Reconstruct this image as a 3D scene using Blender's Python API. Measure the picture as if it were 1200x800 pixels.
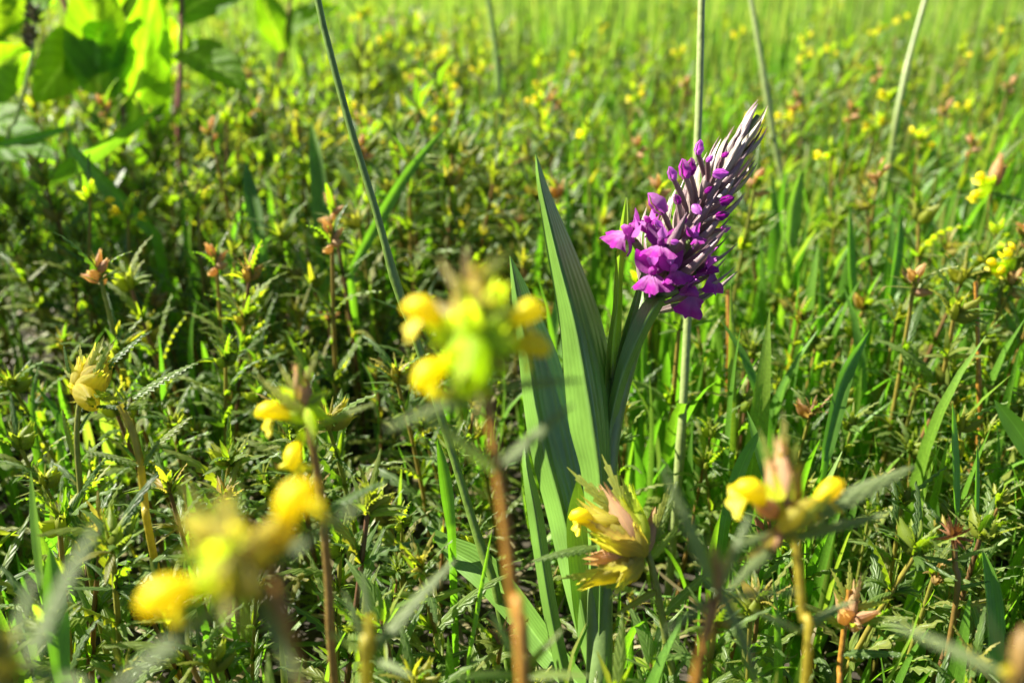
import bpy, math, random
import numpy as np
from mathutils import Vector, Matrix

random.seed(7); rng = np.random.default_rng(11)
for o in list(bpy.data.objects): bpy.data.objects.remove(o)
scene = bpy.context.scene
col = scene.collection

# ------------------------------------------------------------------ camera
CAMZ, PITCH, FPX = 0.29, math.radians(26.6), 1039.0
cd = bpy.data.cameras.new('camera'); cam = bpy.data.objects.new('camera', cd); col.objects.link(cam)
cam.location = (0, 0, CAMZ); cam.rotation_euler = (math.radians(90) - PITCH, 0, 0)
cd.sensor_width = 36; cd.lens = 36 * FPX / 1200
cd.clip_start = 0.01; cd.clip_end = 2000
cd.dof.use_dof = True; cd.dof.focus_distance = 0.292; cd.dof.aperture_fstop = cd.lens / 3.5
scene.camera = cam
# ------------------------------------------------------------------ sky, sun, exposure
SUN_AZ, SUN_EL = math.radians(72), math.radians(45)      # azimuth to the left of the view direction
w = bpy.data.worlds.new('World'); scene.world = w; w.use_nodes = True
nt = w.node_tree; sk = nt.nodes.new('ShaderNodeTexSky'); sk.sky_type = 'NISHITA'
sk.sun_disc = False; sk.air_density = 0.45; sk.dust_density = 0.3; sk.sun_elevation = SUN_EL; sk.sun_rotation = -SUN_AZ
nt.links.new(sk.outputs[0], nt.nodes['Background'].inputs[0]); nt.nodes['Background'].inputs[1].default_value = 0.05
sd = bpy.data.lights.new('sun', 'SUN'); sun = bpy.data.objects.new('sun', sd); col.objects.link(sun)
sd.energy = 5.0; sd.angle = math.radians(0.5); sd.color = (1.0, 0.945, 0.82)
S = Vector((-math.sin(SUN_AZ) * math.cos(SUN_EL), math.cos(SUN_AZ) * math.cos(SUN_EL), math.sin(SUN_EL)))
sun.rotation_euler = S.to_track_quat('Z', 'Y').to_euler(); sun.location = (-1, 1, 2)
vs = scene.view_settings
vs.view_transform = 'Standard'; vs.look = 'None'; vs.gamma = 1; vs.use_curve_mapping = False; vs.exposure = 2.02
scene.cycles.use_denoising = True
scene.cycles.max_bounces = 8; scene.cycles.transmission_bounces = 6

CP, SP = math.cos(PITCH), math.sin(PITCH)
def at(px, py, t):
    """photo pixel (1200x800) and depth along the optical axis -> world point"""
    a = (px - 600) / FPX; b = (400 - py) / FPX
    return np.array([a * t, t * (CP + b * SP), CAMZ + t * (-SP + b * CP)])
def proj(p):
    x, y, z = p[0], p[1], p[2] - CAMZ
    t = y * CP - z * SP; v = y * SP + z * CP
    return 600 + FPX * x / t, 400 - FPX * v / t, t

# ------------------------------------------------------------------ materials
class NB:
    def __init__(s, m): s.t = m.node_tree; s.n = s.t.nodes; s.l = s.t.links
    def new(s, k, **kw):
        n = s.n.new(k)
        for a, b in kw.items(): setattr(n, a, b)
        return n
    def link(s, a, b): s.l.new(a, b)
    def math(s, op, a, b=None):
        n = s.new('ShaderNodeMath', operation=op)
        for i, v in enumerate((a, b)):
            if v is None: continue
            if isinstance(v, (int, float)): n.inputs[i].default_value = v
            else: s.link(v, n.inputs[i])
        return n.outputs[0]
def ramp(nb, fac, stops):
    r = nb.new('ShaderNodeValToRGB'); e = r.color_ramp.elements
    while len(e) < len(stops): e.new(0.5)
    for i, (p, c) in enumerate(stops): e[i].position = p; e[i].color = (*c, 1)
    nb.link(fac, r.inputs[0]); return r.outputs[0]
def mixc(nb, f, a, b, mode='MIX'):
    n = nb.new('ShaderNodeMix', data_type='RGBA', blend_type=mode)
    if isinstance(f, (int, float)): n.inputs[0].default_value = f
    else: nb.link(f, n.inputs[0])
    for i, v in ((6, a), (7, b)):
        if isinstance(v, tuple): n.inputs[i].default_value = (*v, 1)
        else: nb.link(v, n.inputs[i])
    return n.outputs[2]
def plant_mat(name, stops, trans=0.4, tgain=(2.2, 2.3, 0.9), rough=0.45, spec=0.5, vein=None, noise=0.25, nscale=120, bump=0.15, tip=None, noisecol=None, skin=None):
    """leaf-like tissue: a glossy skin over a body that lets sunlight through; stops ramp over the plant's own variation"""
    m = bpy.data.materials.new(name); m.use_nodes = True; nb = NB(m)
    bs = nb.n['Principled BSDF']; out = nb.n['Material Output']
    at_ = nb.new('ShaderNodeAttribute', attribute_name='var'); oi = nb.new('ShaderNodeObjectInfo')
    f = nb.math('FRACT', nb.math('ADD', at_.outputs['Fac'], oi.outputs['Random']))
    c = ramp(nb, f, stops)
    tc = nb.new('ShaderNodeTexCoord')
    nz = nb.new('ShaderNodeTexNoise'); nz.inputs['Scale'].default_value = nscale; nz.inputs['Detail'].default_value = 3
    nb.link(tc.outputs['Object'], nz.inputs['Vector'])
    if noisecol:
        c = mixc(nb, ramp(nb, nz.outputs[0], [(0.42, (0, 0, 0)), (0.62, (1, 1, 1))]), c, noisecol)
    else:
        c = mixc(nb, noise, c, ramp(nb, nz.outputs[0], [(0.3, (0.35, 0.35, 0.35)), (0.7, (1.5, 1.5, 1.5))]), 'MULTIPLY')
    sep = nb.new('ShaderNodeSeparateXYZ'); nb.link(tc.outputs['UV'], sep.inputs[0])
    if tip:
        c = mixc(nb, ramp(nb, sep.outputs[1], [(0.15, (0, 0, 0)), (0.75, (1, 1, 1))]), c, tip)
    h = nz.outputs[0]
    if vein == 'parallel':
        n3 = nb.new('ShaderNodeTexNoise'); n3.inputs['Scale'].default_value = 3.5; nb.link(tc.outputs['UV'], n3.inputs['Vector'])
        uu = nb.math('ADD', sep.outputs[0], nb.math('MULTIPLY', n3.outputs[0], 0.12))
        wv = nb.math('SINE', nb.math('MULTIPLY', uu, 68.0))
        wv2 = nb.math('SINE', nb.math('MULTIPLY', uu, 29.0))
        h = nb.math('ADD', nb.math('MULTIPLY', nb.math('ADD', wv, wv2), 0.5), nz.outputs[0])
        c = mixc(nb, nb.math('MULTIPLY', nb.math('ADD', wv, 1.0), 0.09), c, mixc(nb, 1.0, c, (1.7, 1.6, 1.7), 'MULTIPLY'))
        mid = nb.math('ABSOLUTE', nb.math('SUBTRACT', sep.outputs[0], 0.5))
        c = mixc(nb, ramp(nb, mid, [(0.0, (0.4,) * 3), (0.045, (0, 0, 0))]), c, mixc(nb, 1.0, c, (2.0, 1.9, 2.0), 'MULTIPLY'))
    elif vein == 'feather':
        mid = nb.math('ABSOLUTE', nb.math('SUBTRACT', sep.outputs[0], 0.5))
        ph = nb.math('SUBTRACT', nb.math('MULTIPLY', sep.outputs[1], 44.0), nb.math('MULTIPLY', mid, 22.0))
        wv = nb.math('SINE', ph)
        h = nb.math('ADD', nb.math('MULTIPLY', wv, 0.7), nz.outputs[0])
        c = mixc(nb, ramp(nb, mid, [(0.0, (0.55,) * 3), (0.07, (0, 0, 0))]), c, (0.3, 0.42, 0.13))
        c = mixc(nb, ramp(nb, wv, [(0.55, (0, 0, 0)), (1.0, (0.3,) * 3)]), c, (0.02, 0.05, 0.01))
    bp = nb.new('ShaderNodeBump'); bp.inputs['Strength'].default_value = bump; bp.inputs['Distance'].default_value = 0.002
    nb.link(h, bp.inputs['Height']); nb.link(bp.outputs[0], bs.inputs['Normal'])
    nb.link(mixc(nb, skin[1], c, skin[0]) if skin else c, bs.inputs['Base Color'])
    bs.inputs['Roughness'].default_value = rough
    bs.inputs['Specular IOR Level'].default_value = spec
    if trans > 0:
        tr = nb.new('ShaderNodeBsdfTranslucent'); nb.link(mixc(nb, 1.0, c, tgain, 'MULTIPLY'), tr.inputs[0])
        mx = nb.new('ShaderNodeMixShader'); mx.inputs[0].default_value = trans
        nb.link(bs.outputs[0], mx.inputs[1]); nb.link(tr.outputs[0], mx.inputs[2]); nb.link(mx.outputs[0], out.inputs[0])
    return m
M = {}
M['rleaf'] = plant_mat('toothed_leaf', [(0, (0.05, 0.11, 0.013)), (0.2, (0.075, 0.15, 0.013)), (0.45, (0.115, 0.19, 0.015)), (0.72, (0.16, 0.22, 0.018)), (0.92, (0.21, 0.23, 0.025)), (1, (0.21, 0.18, 0.04))], trans=0.56, tgain=(2.35, 2.5, 0.45), rough=0.38, spec=0.5, skin=((0.19, 0.24, 0.12), 0.25), vein='feather', bump=0.35)
M['hleaf'] = plant_mat('grey_toothed_leaf', [(0, (0.14, 0.19, 0.05)), (1, (0.15, 0.2, 0.05))], skin=((0.22, 0.26, 0.16), 0.3), trans=0.4, rough=0.5, spec=0.5, vein='feather', bump=0.35)
M['rstem'] = plant_mat('brown_stem', [(0, (0.11, 0.055, 0.03)), (0.3, (0.2, 0.12, 0.03)), (0.6, (0.24, 0.19, 0.03)), (1, (0.17, 0.2, 0.03))], trans=0.2, rough=0.5, nscale=500)
M['orstem'] = plant_mat('orange_stem', [(0, (0.3, 0.14, 0.02)), (1, (0.32, 0.16, 0.02))], trans=0.12, rough=0.45, nscale=500, noise=0.5)
M['gstem'] = plant_mat('yellow_green_stem', [(0, (0.36, 0.28, 0.03)), (1, (0.3, 0.27, 0.03))], trans=0.35, rough=0.45, nscale=500)
M['bud'] = plant_mat('bud_tissue', [(0, (0.16, 0.22, 0.02)), (0.6, (0.24, 0.26, 0.03)), (0.88, (0.3, 0.24, 0.05)), (1, (0.32, 0.17, 0.09))], trans=0.5, tgain=(1.7, 1.8, 0.8), rough=0.5, nscale=300)
M['calyx'] = plant_mat('calyx_skin', [(0, (0.46, 0.5, 0.05)), (1, (0.5, 0.5, 0.06))], trans=0.68, tgain=(1.5, 1.5, 0.6), rough=0.5, vein='parallel', bump=0.4, nscale=260, noisecol=(0.46, 0.32, 0.11))
M['calyxg'] = plant_mat('green_calyx_skin', [(0, (0.46, 0.56, 0.05)), (1, (0.52, 0.57, 0.06))], trans=0.7, tgain=(1.6, 1.7, 0.5), rough=0.5, vein='parallel', bump=0.4, nscale=260, noise=0.3)
M['calyxp'] = plant_mat('pink_calyx_skin', [(0, (0.58, 0.26, 0.2)), (1, (0.52, 0.28, 0.18))], trans=0.5, tgain=(1.4, 1.4, 0.9), rough=0.5, vein='parallel', bump=0.4, nscale=260, noisecol=(0.48, 0.42, 0.12))
M['bract'] = plant_mat('bract_tissue', [(0, (0.22, 0.3, 0.04)), (0.5, (0.32, 0.34, 0.05)), (0.8, (0.36, 0.32, 0.08)), (1, (0.4, 0.24, 0.13))], trans=0.55, tgain=(1.7, 1.8, 0.6), rough=0.45, vein='feather', bump=0.3)
M['yellow'] = plant_mat('yellow_petal', [(0, (0.9, 0.8, 0.01)), (1, (0.9, 0.74, 0.008))], trans=0.5, tgain=(1.1, 1.1, 1.0), rough=0.45, noise=0.25, nscale=400)
M['oleaf'] = plant_mat('orchid_leaf_skin', [(0, (0.1, 0.2, 0.03)), (1, (0.105, 0.205, 0.03))], trans=0.07, tgain=(1.2, 2.2, 0.4), rough=0.36, spec=0.5, vein='parallel', nscale=60, noise=0.35, bump=0.12)
M['obract'] = plant_mat('orchid_bract_skin', [(0, (0.13, 0.06, 0.08)), (0.4, (0.21, 0.125, 0.13)), (0.85, (0.29, 0.23, 0.2)), (1, (0.26, 0.24, 0.12))], trans=0.1, tgain=(1.5, 1.0, 1.0), rough=0.33, spec=0.9, vein='parallel', bump=0.3, nscale=200)
M['lip'] = plant_mat('orchid_lip', [(0, (0.62, 0.26, 0.6)), (1, (0.56, 0.2, 0.56))], trans=0.4, tgain=(1.4, 1.0, 1.4), rough=0.45, noise=0.6, nscale=420, bump=0.5, tip=(0.4, 0.02, 0.35))
M['opet'] = plant_mat('purple_petal', [(0, (0.2, 0.008, 0.2)), (0.45, (0.38, 0.025, 0.34)), (0.8, (0.52, 0.1, 0.47)), (1, (0.6, 0.22, 0.58))], trans=0.4, tgain=(1.6, 1.0, 1.6), rough=0.45, noise=0.6, nscale=350, bump=0.5)
M['opale'] = plant_mat('pink_petal', [(0, (0.52, 0.12, 0.55)), (1, (0.58, 0.2, 0.6))], trans=0.4, tgain=(1.3, 1.0, 1.3), rough=0.4, noise=0.4, nscale=350)
M['ostem'] = plant_mat('orchid_stem_skin', [(0, (0.13, 0.2, 0.06)), (1, (0.13, 0.2, 0.06))], trans=0.15, rough=0.4, nscale=200)
M['grass'] = plant_mat('grass_blade', [(0, (0.07, 0.16, 0.02)), (0.5, (0.10, 0.22, 0.018)), (0.85, (0.15, 0.25, 0.025)), (1, (0.2, 0.22, 0.05))], trans=0.45, tgain=(1.9, 2.3, 0.7), rough=0.4, spec=0.55, vein='parallel', bump=0.15)
M['fargrass'] = plant_mat('far_grass_blade', [(0, (0.12, 0.21, 0.03)), (0.5, (0.17, 0.27, 0.04)), (0.85, (0.24, 0.3, 0.07)), (1, (0.32, 0.31, 0.12))], trans=0.45, tgain=(1.9, 2.1, 1.0), rough=0.4)
M['stalk'] = plant_mat('pale_stalk', [(0, (0.22, 0.28, 0.09)), (1, (0.25, 0.3, 0.1))], trans=0.1, rough=0.38, nscale=300)
M['gstalk'] = plant_mat('green_stalk', [(0, (0.12, 0.2, 0.035)), (1, (0.13, 0.21, 0.035))], trans=0.1, rough=0.36, nscale=300)
M['dock'] = plant_mat('dock_leaf_skin', [(0, (0.085, 0.19, 0.018)), (0.7, (0.12, 0.22, 0.02)), (1, (0.12, 0.2, 0.02))], trans=0.62, tgain=(3.4, 3.3, 0.4), rough=0.55, spec=0.2, vein='feather', nscale=40, noise=0.3, bump=0.3)
M['dstem'] = plant_mat('red_dock_stem', [(0, (0.17, 0.045, 0.035)), (1, (0.2, 0.075, 0.04))], trans=0.0, rough=0.45, nscale=200)
M['dry'] = plant_mat('rusty_dry_tissue', [(0, (0.16, 0.06, 0.02)), (1, (0.2, 0.09, 0.03))], trans=0.2, rough=0.6, nscale=500, noise=0.6)
M['straw'] = plant_mat('straw', [(0, (0.16, 0.13, 0.06)), (0.5, (0.1, 0.08, 0.035)), (1, (0.22, 0.19, 0.09))], trans=0.2, rough=0.6, nscale=300)
def soil_mat():
    m = bpy.data.materials.new('soil_and_far_grass'); m.use_nodes = True; nb = NB(m); bs = nb.n['Principled BSDF']
    g = nb.new('ShaderNodeNewGeometry'); ln = nb.new('ShaderNodeVectorMath', operation='LENGTH'); nb.link(g.outputs['Position'], ln.inputs[0])
    nz = nb.new('ShaderNodeTexNoise'); nz.inputs['Scale'].default_value = 60; nz.inputs['Detail'].default_value = 6
    nb.link(g.outputs['Position'], nz.inputs['Vector'])
    n2 = nb.new('ShaderNodeTexNoise'); n2.inputs['Scale'].default_value = 1.3; n2.inputs['Detail'].default_value = 8
    nb.link(g.outputs['Position'], n2.inputs['Vector'])
    soil = ramp(nb, nz.outputs[0], [(0.3, (0.015, 0.012, 0.006)), (0.7, (0.035, 0.028, 0.014))])
    far = ramp(nb, n2.outputs[0], [(0.3, (0.09, 0.15, 0.03)), (0.7, (0.16, 0.21, 0.06))])
    f = nb.new('ShaderNodeMapRange'); nb.link(ln.outputs['Value'], f.inputs[0]); f.inputs[1].default_value = 4; f.inputs[2].default_value = 9
    nb.link(mixc(nb, f.outputs[0], soil, far), bs.inputs['Base Color']); bs.inputs['Roughness'].default_value = 0.9
    bp = nb.new('ShaderNodeBump'); bp.inputs['Strength'].default_value = 0.6; bp.inputs['Distance'].default_value = 0.01
    nb.link(nz.outputs[0], bp.inputs['Height']); nb.link(bp.outputs[0], bs.inputs['Normal'])
    return m
M['soil'] = soil_mat()

# ------------------------------------------------------------------ quad-mesh helpers (V, Q, UV, VAR)
def to_mesh(name, G, mats, midx=None, smooth=True):
    V, Q, UV, VA = G
    me = bpy.data.meshes.new(name); n, q = len(V), len(Q)
    me.vertices.add(n); me.vertices.foreach_set('co', np.ascontiguousarray(V, dtype=np.float32).ravel())
    me.loops.add(q * 4); me.loops.foreach_set('vertex_index', np.ascontiguousarray(Q, dtype=np.int32).ravel())
    me.polygons.add(q); me.polygons.foreach_set('loop_start', np.arange(0, q * 4, 4, dtype=np.int32))
    me.polygons.foreach_set('use_smooth', np.full(q, smooth))
    for m in (mats if isinstance(mats, (list, tuple)) else [mats]): me.materials.append(m)
    if midx is not None: me.polygons.foreach_set('material_index', np.asarray(midx, dtype=np.int32))
    uv = me.uv_layers.new(name='UVMap')
    uv.data.foreach_set('uv', np.ascontiguousarray(UV[np.asarray(Q).ravel()], dtype=np.float32).ravel())
    a = me.attributes.new('var', 'FLOAT', 'POINT'); a.data.foreach_set('value', np.ascontiguousarray(VA, dtype=np.float32))
    me.update(calc_edges=True); me.validate()
    return me
def grid(rows, uv=True, var=0.0, closed=False):
    """rows: list of equal-length lists of points"""
    R = np.array(rows, dtype=float); a, b = R.shape[:2]
    V = R.reshape(-1, 3); Q = []
    for i in range(a - 1):
        for j in range(b if closed else b - 1):
            k = (j + 1) % b
            Q.append((i * b + j, i * b + k, (i + 1) * b + k, (i + 1) * b + j))
    U = np.array([(j / (b if closed else b - 1), i / (a - 1)) for i in range(a) for j in range(b)])
    return V, np.array(Q), U, np.full(len(V), var)
def merge(Gs):
    V, Q, U, A = [], [], [], []; n = 0
    for g in Gs:
        V.append(g[0]); Q.append(g[1] + n); U.append(g[2]); A.append(g[3]); n += len(g[0])
    return np.concatenate(V), np.concatenate(Q), np.concatenate(U), np.concatenate(A)
def xf(G, Mx, var=None):
    V = G[0] @ Mx[:3, :3].T + Mx[:3, 3]
    return V, G[1], G[2], (G[3] if var is None else np.full(len(V), var))
def unit(v): v = np.asarray(v, float); return v / (np.linalg.norm(v) + 1e-12)
def frames(P):
    P = np.asarray(P, float); T = np.gradient(P, axis=0); T /= np.linalg.norm(T, axis=1)[:, None] + 1e-12
    ref = np.array([0, 1.0, 0]) if abs(T[0][1]) < 0.8 else np.array([1.0, 0, 0])
    N = []; u = unit(np.cross(ref, T[0]))
    for t in T:
        u = unit(u - t * np.dot(u, t)); N.append((u, np.cross(t, u)))
    return T, N
def sweep(P, R, sides=6, flat=1.0, var=0.0, jag=0.0):
    T, N = frames(P); rows = []
    for i, p in enumerate(P):
        r = R[i] if hasattr(R, '__len__') else R
        rows.append([np.asarray(p) + N[i][0] * math.cos(2 * math.pi * k / sides) * r + N[i][1] * math.sin(2 * math.pi * k / sides) * r * flat
                     + (T[i] * jag * (1 if k % 2 else -1) if jag and i == len(P) - 1 else 0) for k in range(sides)])
    return grid(rows, var=var, closed=True)
def smooth_path(P, n):
    P = np.asarray(P, float)
    if len(P) < 3: return np.array([P[0] + (P[-1] - P[0]) * i / (n - 1) for i in range(n)])
    E = np.vstack([2 * P[0] - P[1], P, 2 * P[-1] - P[-2]]); out = []
    for s in np.linspace(0, len(P) - 1 - 1e-9, n):
        i = int(s); f = s - i; a, b, c, d = E[i:i + 4]
        out.append(0.5 * ((2 * b) + (c - a) * f + (2 * a - 5 * b + 4 * c - d) * f * f + (3 * b - a - 3 * c + d) * f ** 3))
    return np.array(out)
def mat4(loc=(0, 0, 0), X=None, Y=None, Z=None, s=1.0):
    m = np.eye(4)
    if X is not None: m[:3, 0], m[:3, 1], m[:3, 2] = X, Y, Z
    m[:3, :3] *= s; m[:3, 3] = loc; return m
def rotz(a): c, s = math.cos(a), math.sin(a); m = np.eye(4); m[0, 0] = c; m[0, 1] = -s; m[1, 0] = s; m[1, 1] = c; return m
def rotx(a): c, s = math.cos(a), math.sin(a); m = np.eye(4); m[1, 1] = c; m[1, 2] = -s; m[2, 1] = s; m[2, 2] = c; return m
def roty(a): c, s = math.cos(a), math.sin(a); m = np.eye(4); m[0, 0] = c; m[0, 2] = s; m[2, 0] = -s; m[2, 2] = c; return m
def trans(x, y, z): m = np.eye(4); m[:3, 3] = (x, y, z); return m
def scl(s): m = np.eye(4); m[:3, :3] *= s; return m

# ------------------------------------------------------------------ shapes
def toothed_leaf(wd=0.17, teeth=7, arch=0.25, roll=0.25, lo=False, twist=0.0):
    """length 1 along +Y, top side +Z; toothed margins, corrugated between the side veins"""
    n = {0: teeth * 2, 1: 4, 2: 2}[int(lo)]; rows = []
    for i in range(n + 1):
        t = i / n
        wt = wd * (min(1, 0.35 + t * 3.2)) * (1 - t ** 2.2) ** 0.8 + 0.008
        tooth = i % 2
        if not lo: wt *= 1.0 if tooth else 0.74
        z = arch * (t - 1.35 * t * t); y = t
        dz = 0 if lo else (-0.022 if tooth else 0.016)
        tw = twist * t; c, s = math.cos(tw), math.sin(tw)
        e = -roll * wt
        L = (-wt * c - e * s * 0, y + (0.02 if tooth and not lo else 0), z + e + dz - wt * s)
        Rr = (wt * c, y + (0.02 if tooth and not lo else 0), z + e + dz + wt * s)
        rows.append([L, (0, y, z), Rr])
    return grid(rows)
def blade(wd=0.03, bend=0.5, lo=False, keel=0.35, curl=0.0):
    """grass blade, length 1, rising along +Z and bending to +Y"""
    n = {0: 9, 1: 4, 2: 3}[int(lo)]; rows = []; p = np.zeros(3); a = 0.0
    for i in range(n + 1):
        t = i / n
        wt = wd * (0.75 + 0.5 * t) * (1 - t ** 3) + 0.0008
        d = np.array([0, math.sin(a), math.cos(a)]); nrm = np.array([0, -math.cos(a), math.sin(a)])
        cr = curl * t; sx = np.array([math.cos(cr), 0, 0]) + nrm * math.sin(cr)
        rows.append([p - sx * wt, p + sx * wt] if lo == 2 else [p - sx * wt + nrm * wt * keel, p.copy(), p + sx * wt + nrm * wt * keel])
        p = p + d / n; a += bend * (2 * t) / n * 1.2
    return grid(rows)
def calyx_shape(sides=10, inflate=0.29):
    """inflated flattened calyx, length 1 along +Y with a toothed mouth"""
    ys = [0, 0.06, 0.2, 0.4, 0.6, 0.78, 0.9, 1.02]; rs = [0.05, 0.2, 0.33, 0.38, 0.34, 0.24, 0.17, 0.13]
    return sweep([(0, y, 0) for y in ys], [r * inflate / 0.38 for r in rs], sides, flat=0.62, jag=0.13)
def corolla_shape(sides=9):
    """hooked yellow corolla: a tube with a hooded upper lip and a spreading lower lip; length about 1"""
    P = [(0, -0.25, -.02), (0, 0.0, 0.04), (0, 0.22, 0.12), (0, 0.45, 0.2), (0, 0.66, 0.19), (0, 0.82, 0.08), (0, 0.9, -0.06), (0, 0.88, -0.14)]
    up = sweep(P, [0.12, 0.16, 0.23, 0.31, 0.33, 0.26, 0.13, 0.03], sides, flat=0.85)
    rows = []
    for i in range(8):
        v = i / 7; row = []
        for j in range(13):
            u = j / 6 - 1; ang = u * 1.35
            ln = v * (0.56 + 0.13 * math.cos(3 * math.pi * u))
            x = math.sin(ang) * ln * 0.85 + u * 0.16; dn = math.cos(ang) * ln
            row.append((x, 0.42 + 0.55 * dn * (1 - .3 * v), -0.1 - dn * 0.8 - 0.12 * u * u + 0.07 * math.cos(3 * math.pi * u) * v))
        rows.append(row)
    low = grid(rows)
    return merge([up, low])
def lip_shape():
    """orchid lip: broad fan, three shallow lobes and a crinkled margin; hangs along -Z facing +Y, size about 1"""
    rows = []
    for i in range(9):
        v = i / 8; row = []
        for j in range(17):
            u = j / 8 - 1
            ang = u * 1.25
            ln = v * (0.95 + 0.1 * math.cos(3 * math.pi * u) - 0.1 * abs(u)) * (1 + 0.04 * math.sin(23 * u) * v)
            x = math.sin(ang) * ln * 0.85 + u * 0.1; z = -math.cos(ang) * ln
            y = 0.28 * v - 0.42 * u * u * v - 0.22 * v ** 3 + 0.10 * math.sin(9 * u + 2) * v * v + 0.05 * math.sin(21 * u + 5 * v)
            row.append((x, y, z))
        rows.append(row)
    return grid(rows)
def petal_shape(wd=0.3, cup=0.3, n=8):
    rows = []
    for i in range(n + 1):
        t = i / n; wt = wd * math.sin(math.pi * (0.08 + 0.9 * t) ** 0.85) + 0.01
        rows.append([(u * wt, t, cup * (t * (1 - t)) * 1.2 + cup * wt * u * u) for u in (-1, -0.5, 0, 0.5, 1)])
    return grid(rows)

# ------------------------------------------------------------------ things
def tag(o, label, cat, group=None, kind=None):
    if label: o['label'] = label
    if cat: o['category'] = cat
    if group: o['group'] = group
    if kind: o['kind'] = kind
    return o
class Thing:
    def __init__(s, name, label, cat, base, group=None, rot=None):
        s.o = bpy.data.objects.new(name, None); col.objects.link(s.o); s.o.empty_display_size = 0.01
        s.base = np.asarray(base, float); s.o.location = base
        tag(s.o, label, cat, group)
    def part(s, name, G, mat, parent=None, label=None):
        """a part whose geometry is given in world coordinates"""
        me = to_mesh(name, (G[0] - s.base, G[1], G[2], G[3]), mat)
        o = bpy.data.objects.new(name, me); col.objects.link(o); o.parent = parent or s.o
        if label: o['label'] = label
        return o
    def inst(s, name, me, Mw, parent=None, pm=None):
        """a part that shares mesh data, placed by a world matrix"""
        o = bpy.data.objects.new(name, me); col.objects.link(o)
        L = Mw.copy(); L[:3, 3] -= s.base
        if parent is not None:
            o.parent = parent; L = np.linalg.inv(np.array(parent.matrix_basis)) @ L
        else: o.parent = s.o
        o.matrix_basis = Matrix(L.tolist()); return o
def orient(p0, d, up):
    """matrix with local +Y along d and local +Z towards up"""
    Y = unit(d); X = unit(np.cross(Y, up)); Z = np.cross(X, Y); return mat4(p0, X, Y, Z)

# ================================================================== ground
def ground():
    xs = np.concatenate([[-400, -60, -15], np.linspace(-6, 6, 61), [15, 60, 400]]); ys = np.concatenate([[-300, -20, -4], np.linspace(-1, 8, 61), [20, 90, 600]])
    rows = [[(x, y, 0.006 * math.sin(7 * x + 1.3) * math.sin(5 * y) + 0.003 * math.sin(23 * x + 9 * y)) for x in xs] for y in ys]
    o = bpy.data.objects.new('meadow_ground', to_mesh('meadow_ground', grid(rows), M['soil'])); col.objects.link(o)
    tag(o, 'dark soil of the meadow under the plants', 'ground', kind='structure')
ground()

# ------------------------------------------------------------------ templates for the turf plants
LEAF_HI = [toothed_leaf(w_, 7, a_, r_, False, tw) for w_, a_, r_, tw in ((0.062, 0.2, 0.5, 0.25), (0.072, 0.35, 0.4, -0.25), (0.055, 0.1, 0.6, 0.15), (0.08, 0.5, 0.35, 0.35))]
LEAF_LO = [toothed_leaf(w_ * 1.3, 7, a_, r_, 2, tw) for w_, a_, r_, tw in ((0.062, 0.2, 0.5, 0.25), (0.072, 0.35, 0.4, -0.25), (0.055, 0.1, 0.6, 0.15), (0.08, 0.5, 0.35, 0.35))]
LEAF_MD = [toothed_leaf(w_, 7, a_, r_, 1, tw) for w_, a_, r_, tw in ((0.08, 0.2, 0.4, 0.2), (0.09, 0.35, 0.3, -0.2), (0.07, 0.1, 0.5, 0.1), (0.1, 0.5, 0.25, 0.3))]
def bunch(r, n, lo, emin, emax):
    return merge([xf((LEAF_LO if lo else LEAF_MD)[r.randrange(4)], rotz(r.uniform(0, 6.28)) @ rotx(math.radians(r.uniform(emin, emax))) @ scl(r.uniform(0.6, 1.0))) for _ in range(n)])
_r = random.Random(3)
SHOOT = [bunch(_r, 6, False, 20, 80) for _ in range(4)]; SHOOT_LO = [bunch(_r, 3, True, 20, 80) for _ in range(4)]
def budhead(r):
    gs = [xf(LEAF_HI[r.randrange(4)], rotz(k * 1.05 + r.uniform(-.3, .3)) @ rotx(math.radians(r.uniform(45, 82))) @ scl(r.uniform(0.7, 1.15))) for k in range(6)]
    gs += [xf(calyx_shape(6), rotz(r.uniform(0, 6.28)) @ rotx(math.radians(r.uniform(35, 80))) @ scl(r.uniform(0.5, 0.75))) for _ in range(3)]
    return merge(gs)
BUDS = [budhead(_r) for _ in range(3)]
T = {}   # shared meshes
for i in range(4):
    T['leaf', i] = to_mesh('toothed_leaf', LEAF_HI[i], M['rleaf'])
    SHOOT[i] = xf(SHOOT[i], np.eye(4), i * 0.21); T['shoot', i] = to_mesh('leafy_side_shoot', SHOOT[i], M['rleaf'])
for i in range(3): T['bud', i] = to_mesh('bud_head', BUDS[i], M['bud'])
CALYX, COROLLA = calyx_shape(), corolla_shape()
def bract_shape():
    rows = []
    for i in range(13):
        t = i / 12; wt = (0.12 * (1 - t) ** 1.0 + 0.006) * min(1, 0.5 + 4 * t); tooth = i % 2 and i < 11
        wt *= 1.3 if tooth else 0.72
        z = 0.22 * (t - 1.3 * t * t); e = -0.35 * wt; y = t + (0.07 if tooth else 0)
        rows.append([(-wt, y, z + e), (-wt * .4, t, z), (0, t, z - .01), (wt * .4, t, z), (wt, y, z + e)])
    return grid(rows)
BRACT = bract_shape()
for k in ('calyx', 'calyxg', 'calyxp'): T[k] = to_mesh('calyx', CALYX, M[k]); T['fat' + k] = to_mesh('calyx', calyx_shape(12, 0.44), M[k])
T['corolla'] = to_mesh('corolla', COROLLA, M['yellow']); T['bract'] = to_mesh('bract', BRACT, M['bract'])
T['longleaf'] = to_mesh('toothed_leaf', toothed_leaf(0.065, 13, 0.12, 0.4), M['hleaf'])
T['midleaf'] = to_mesh('toothed_leaf', toothed_leaf(0.075, 12, 0.15, 0.4), M['rleaf'])
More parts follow.
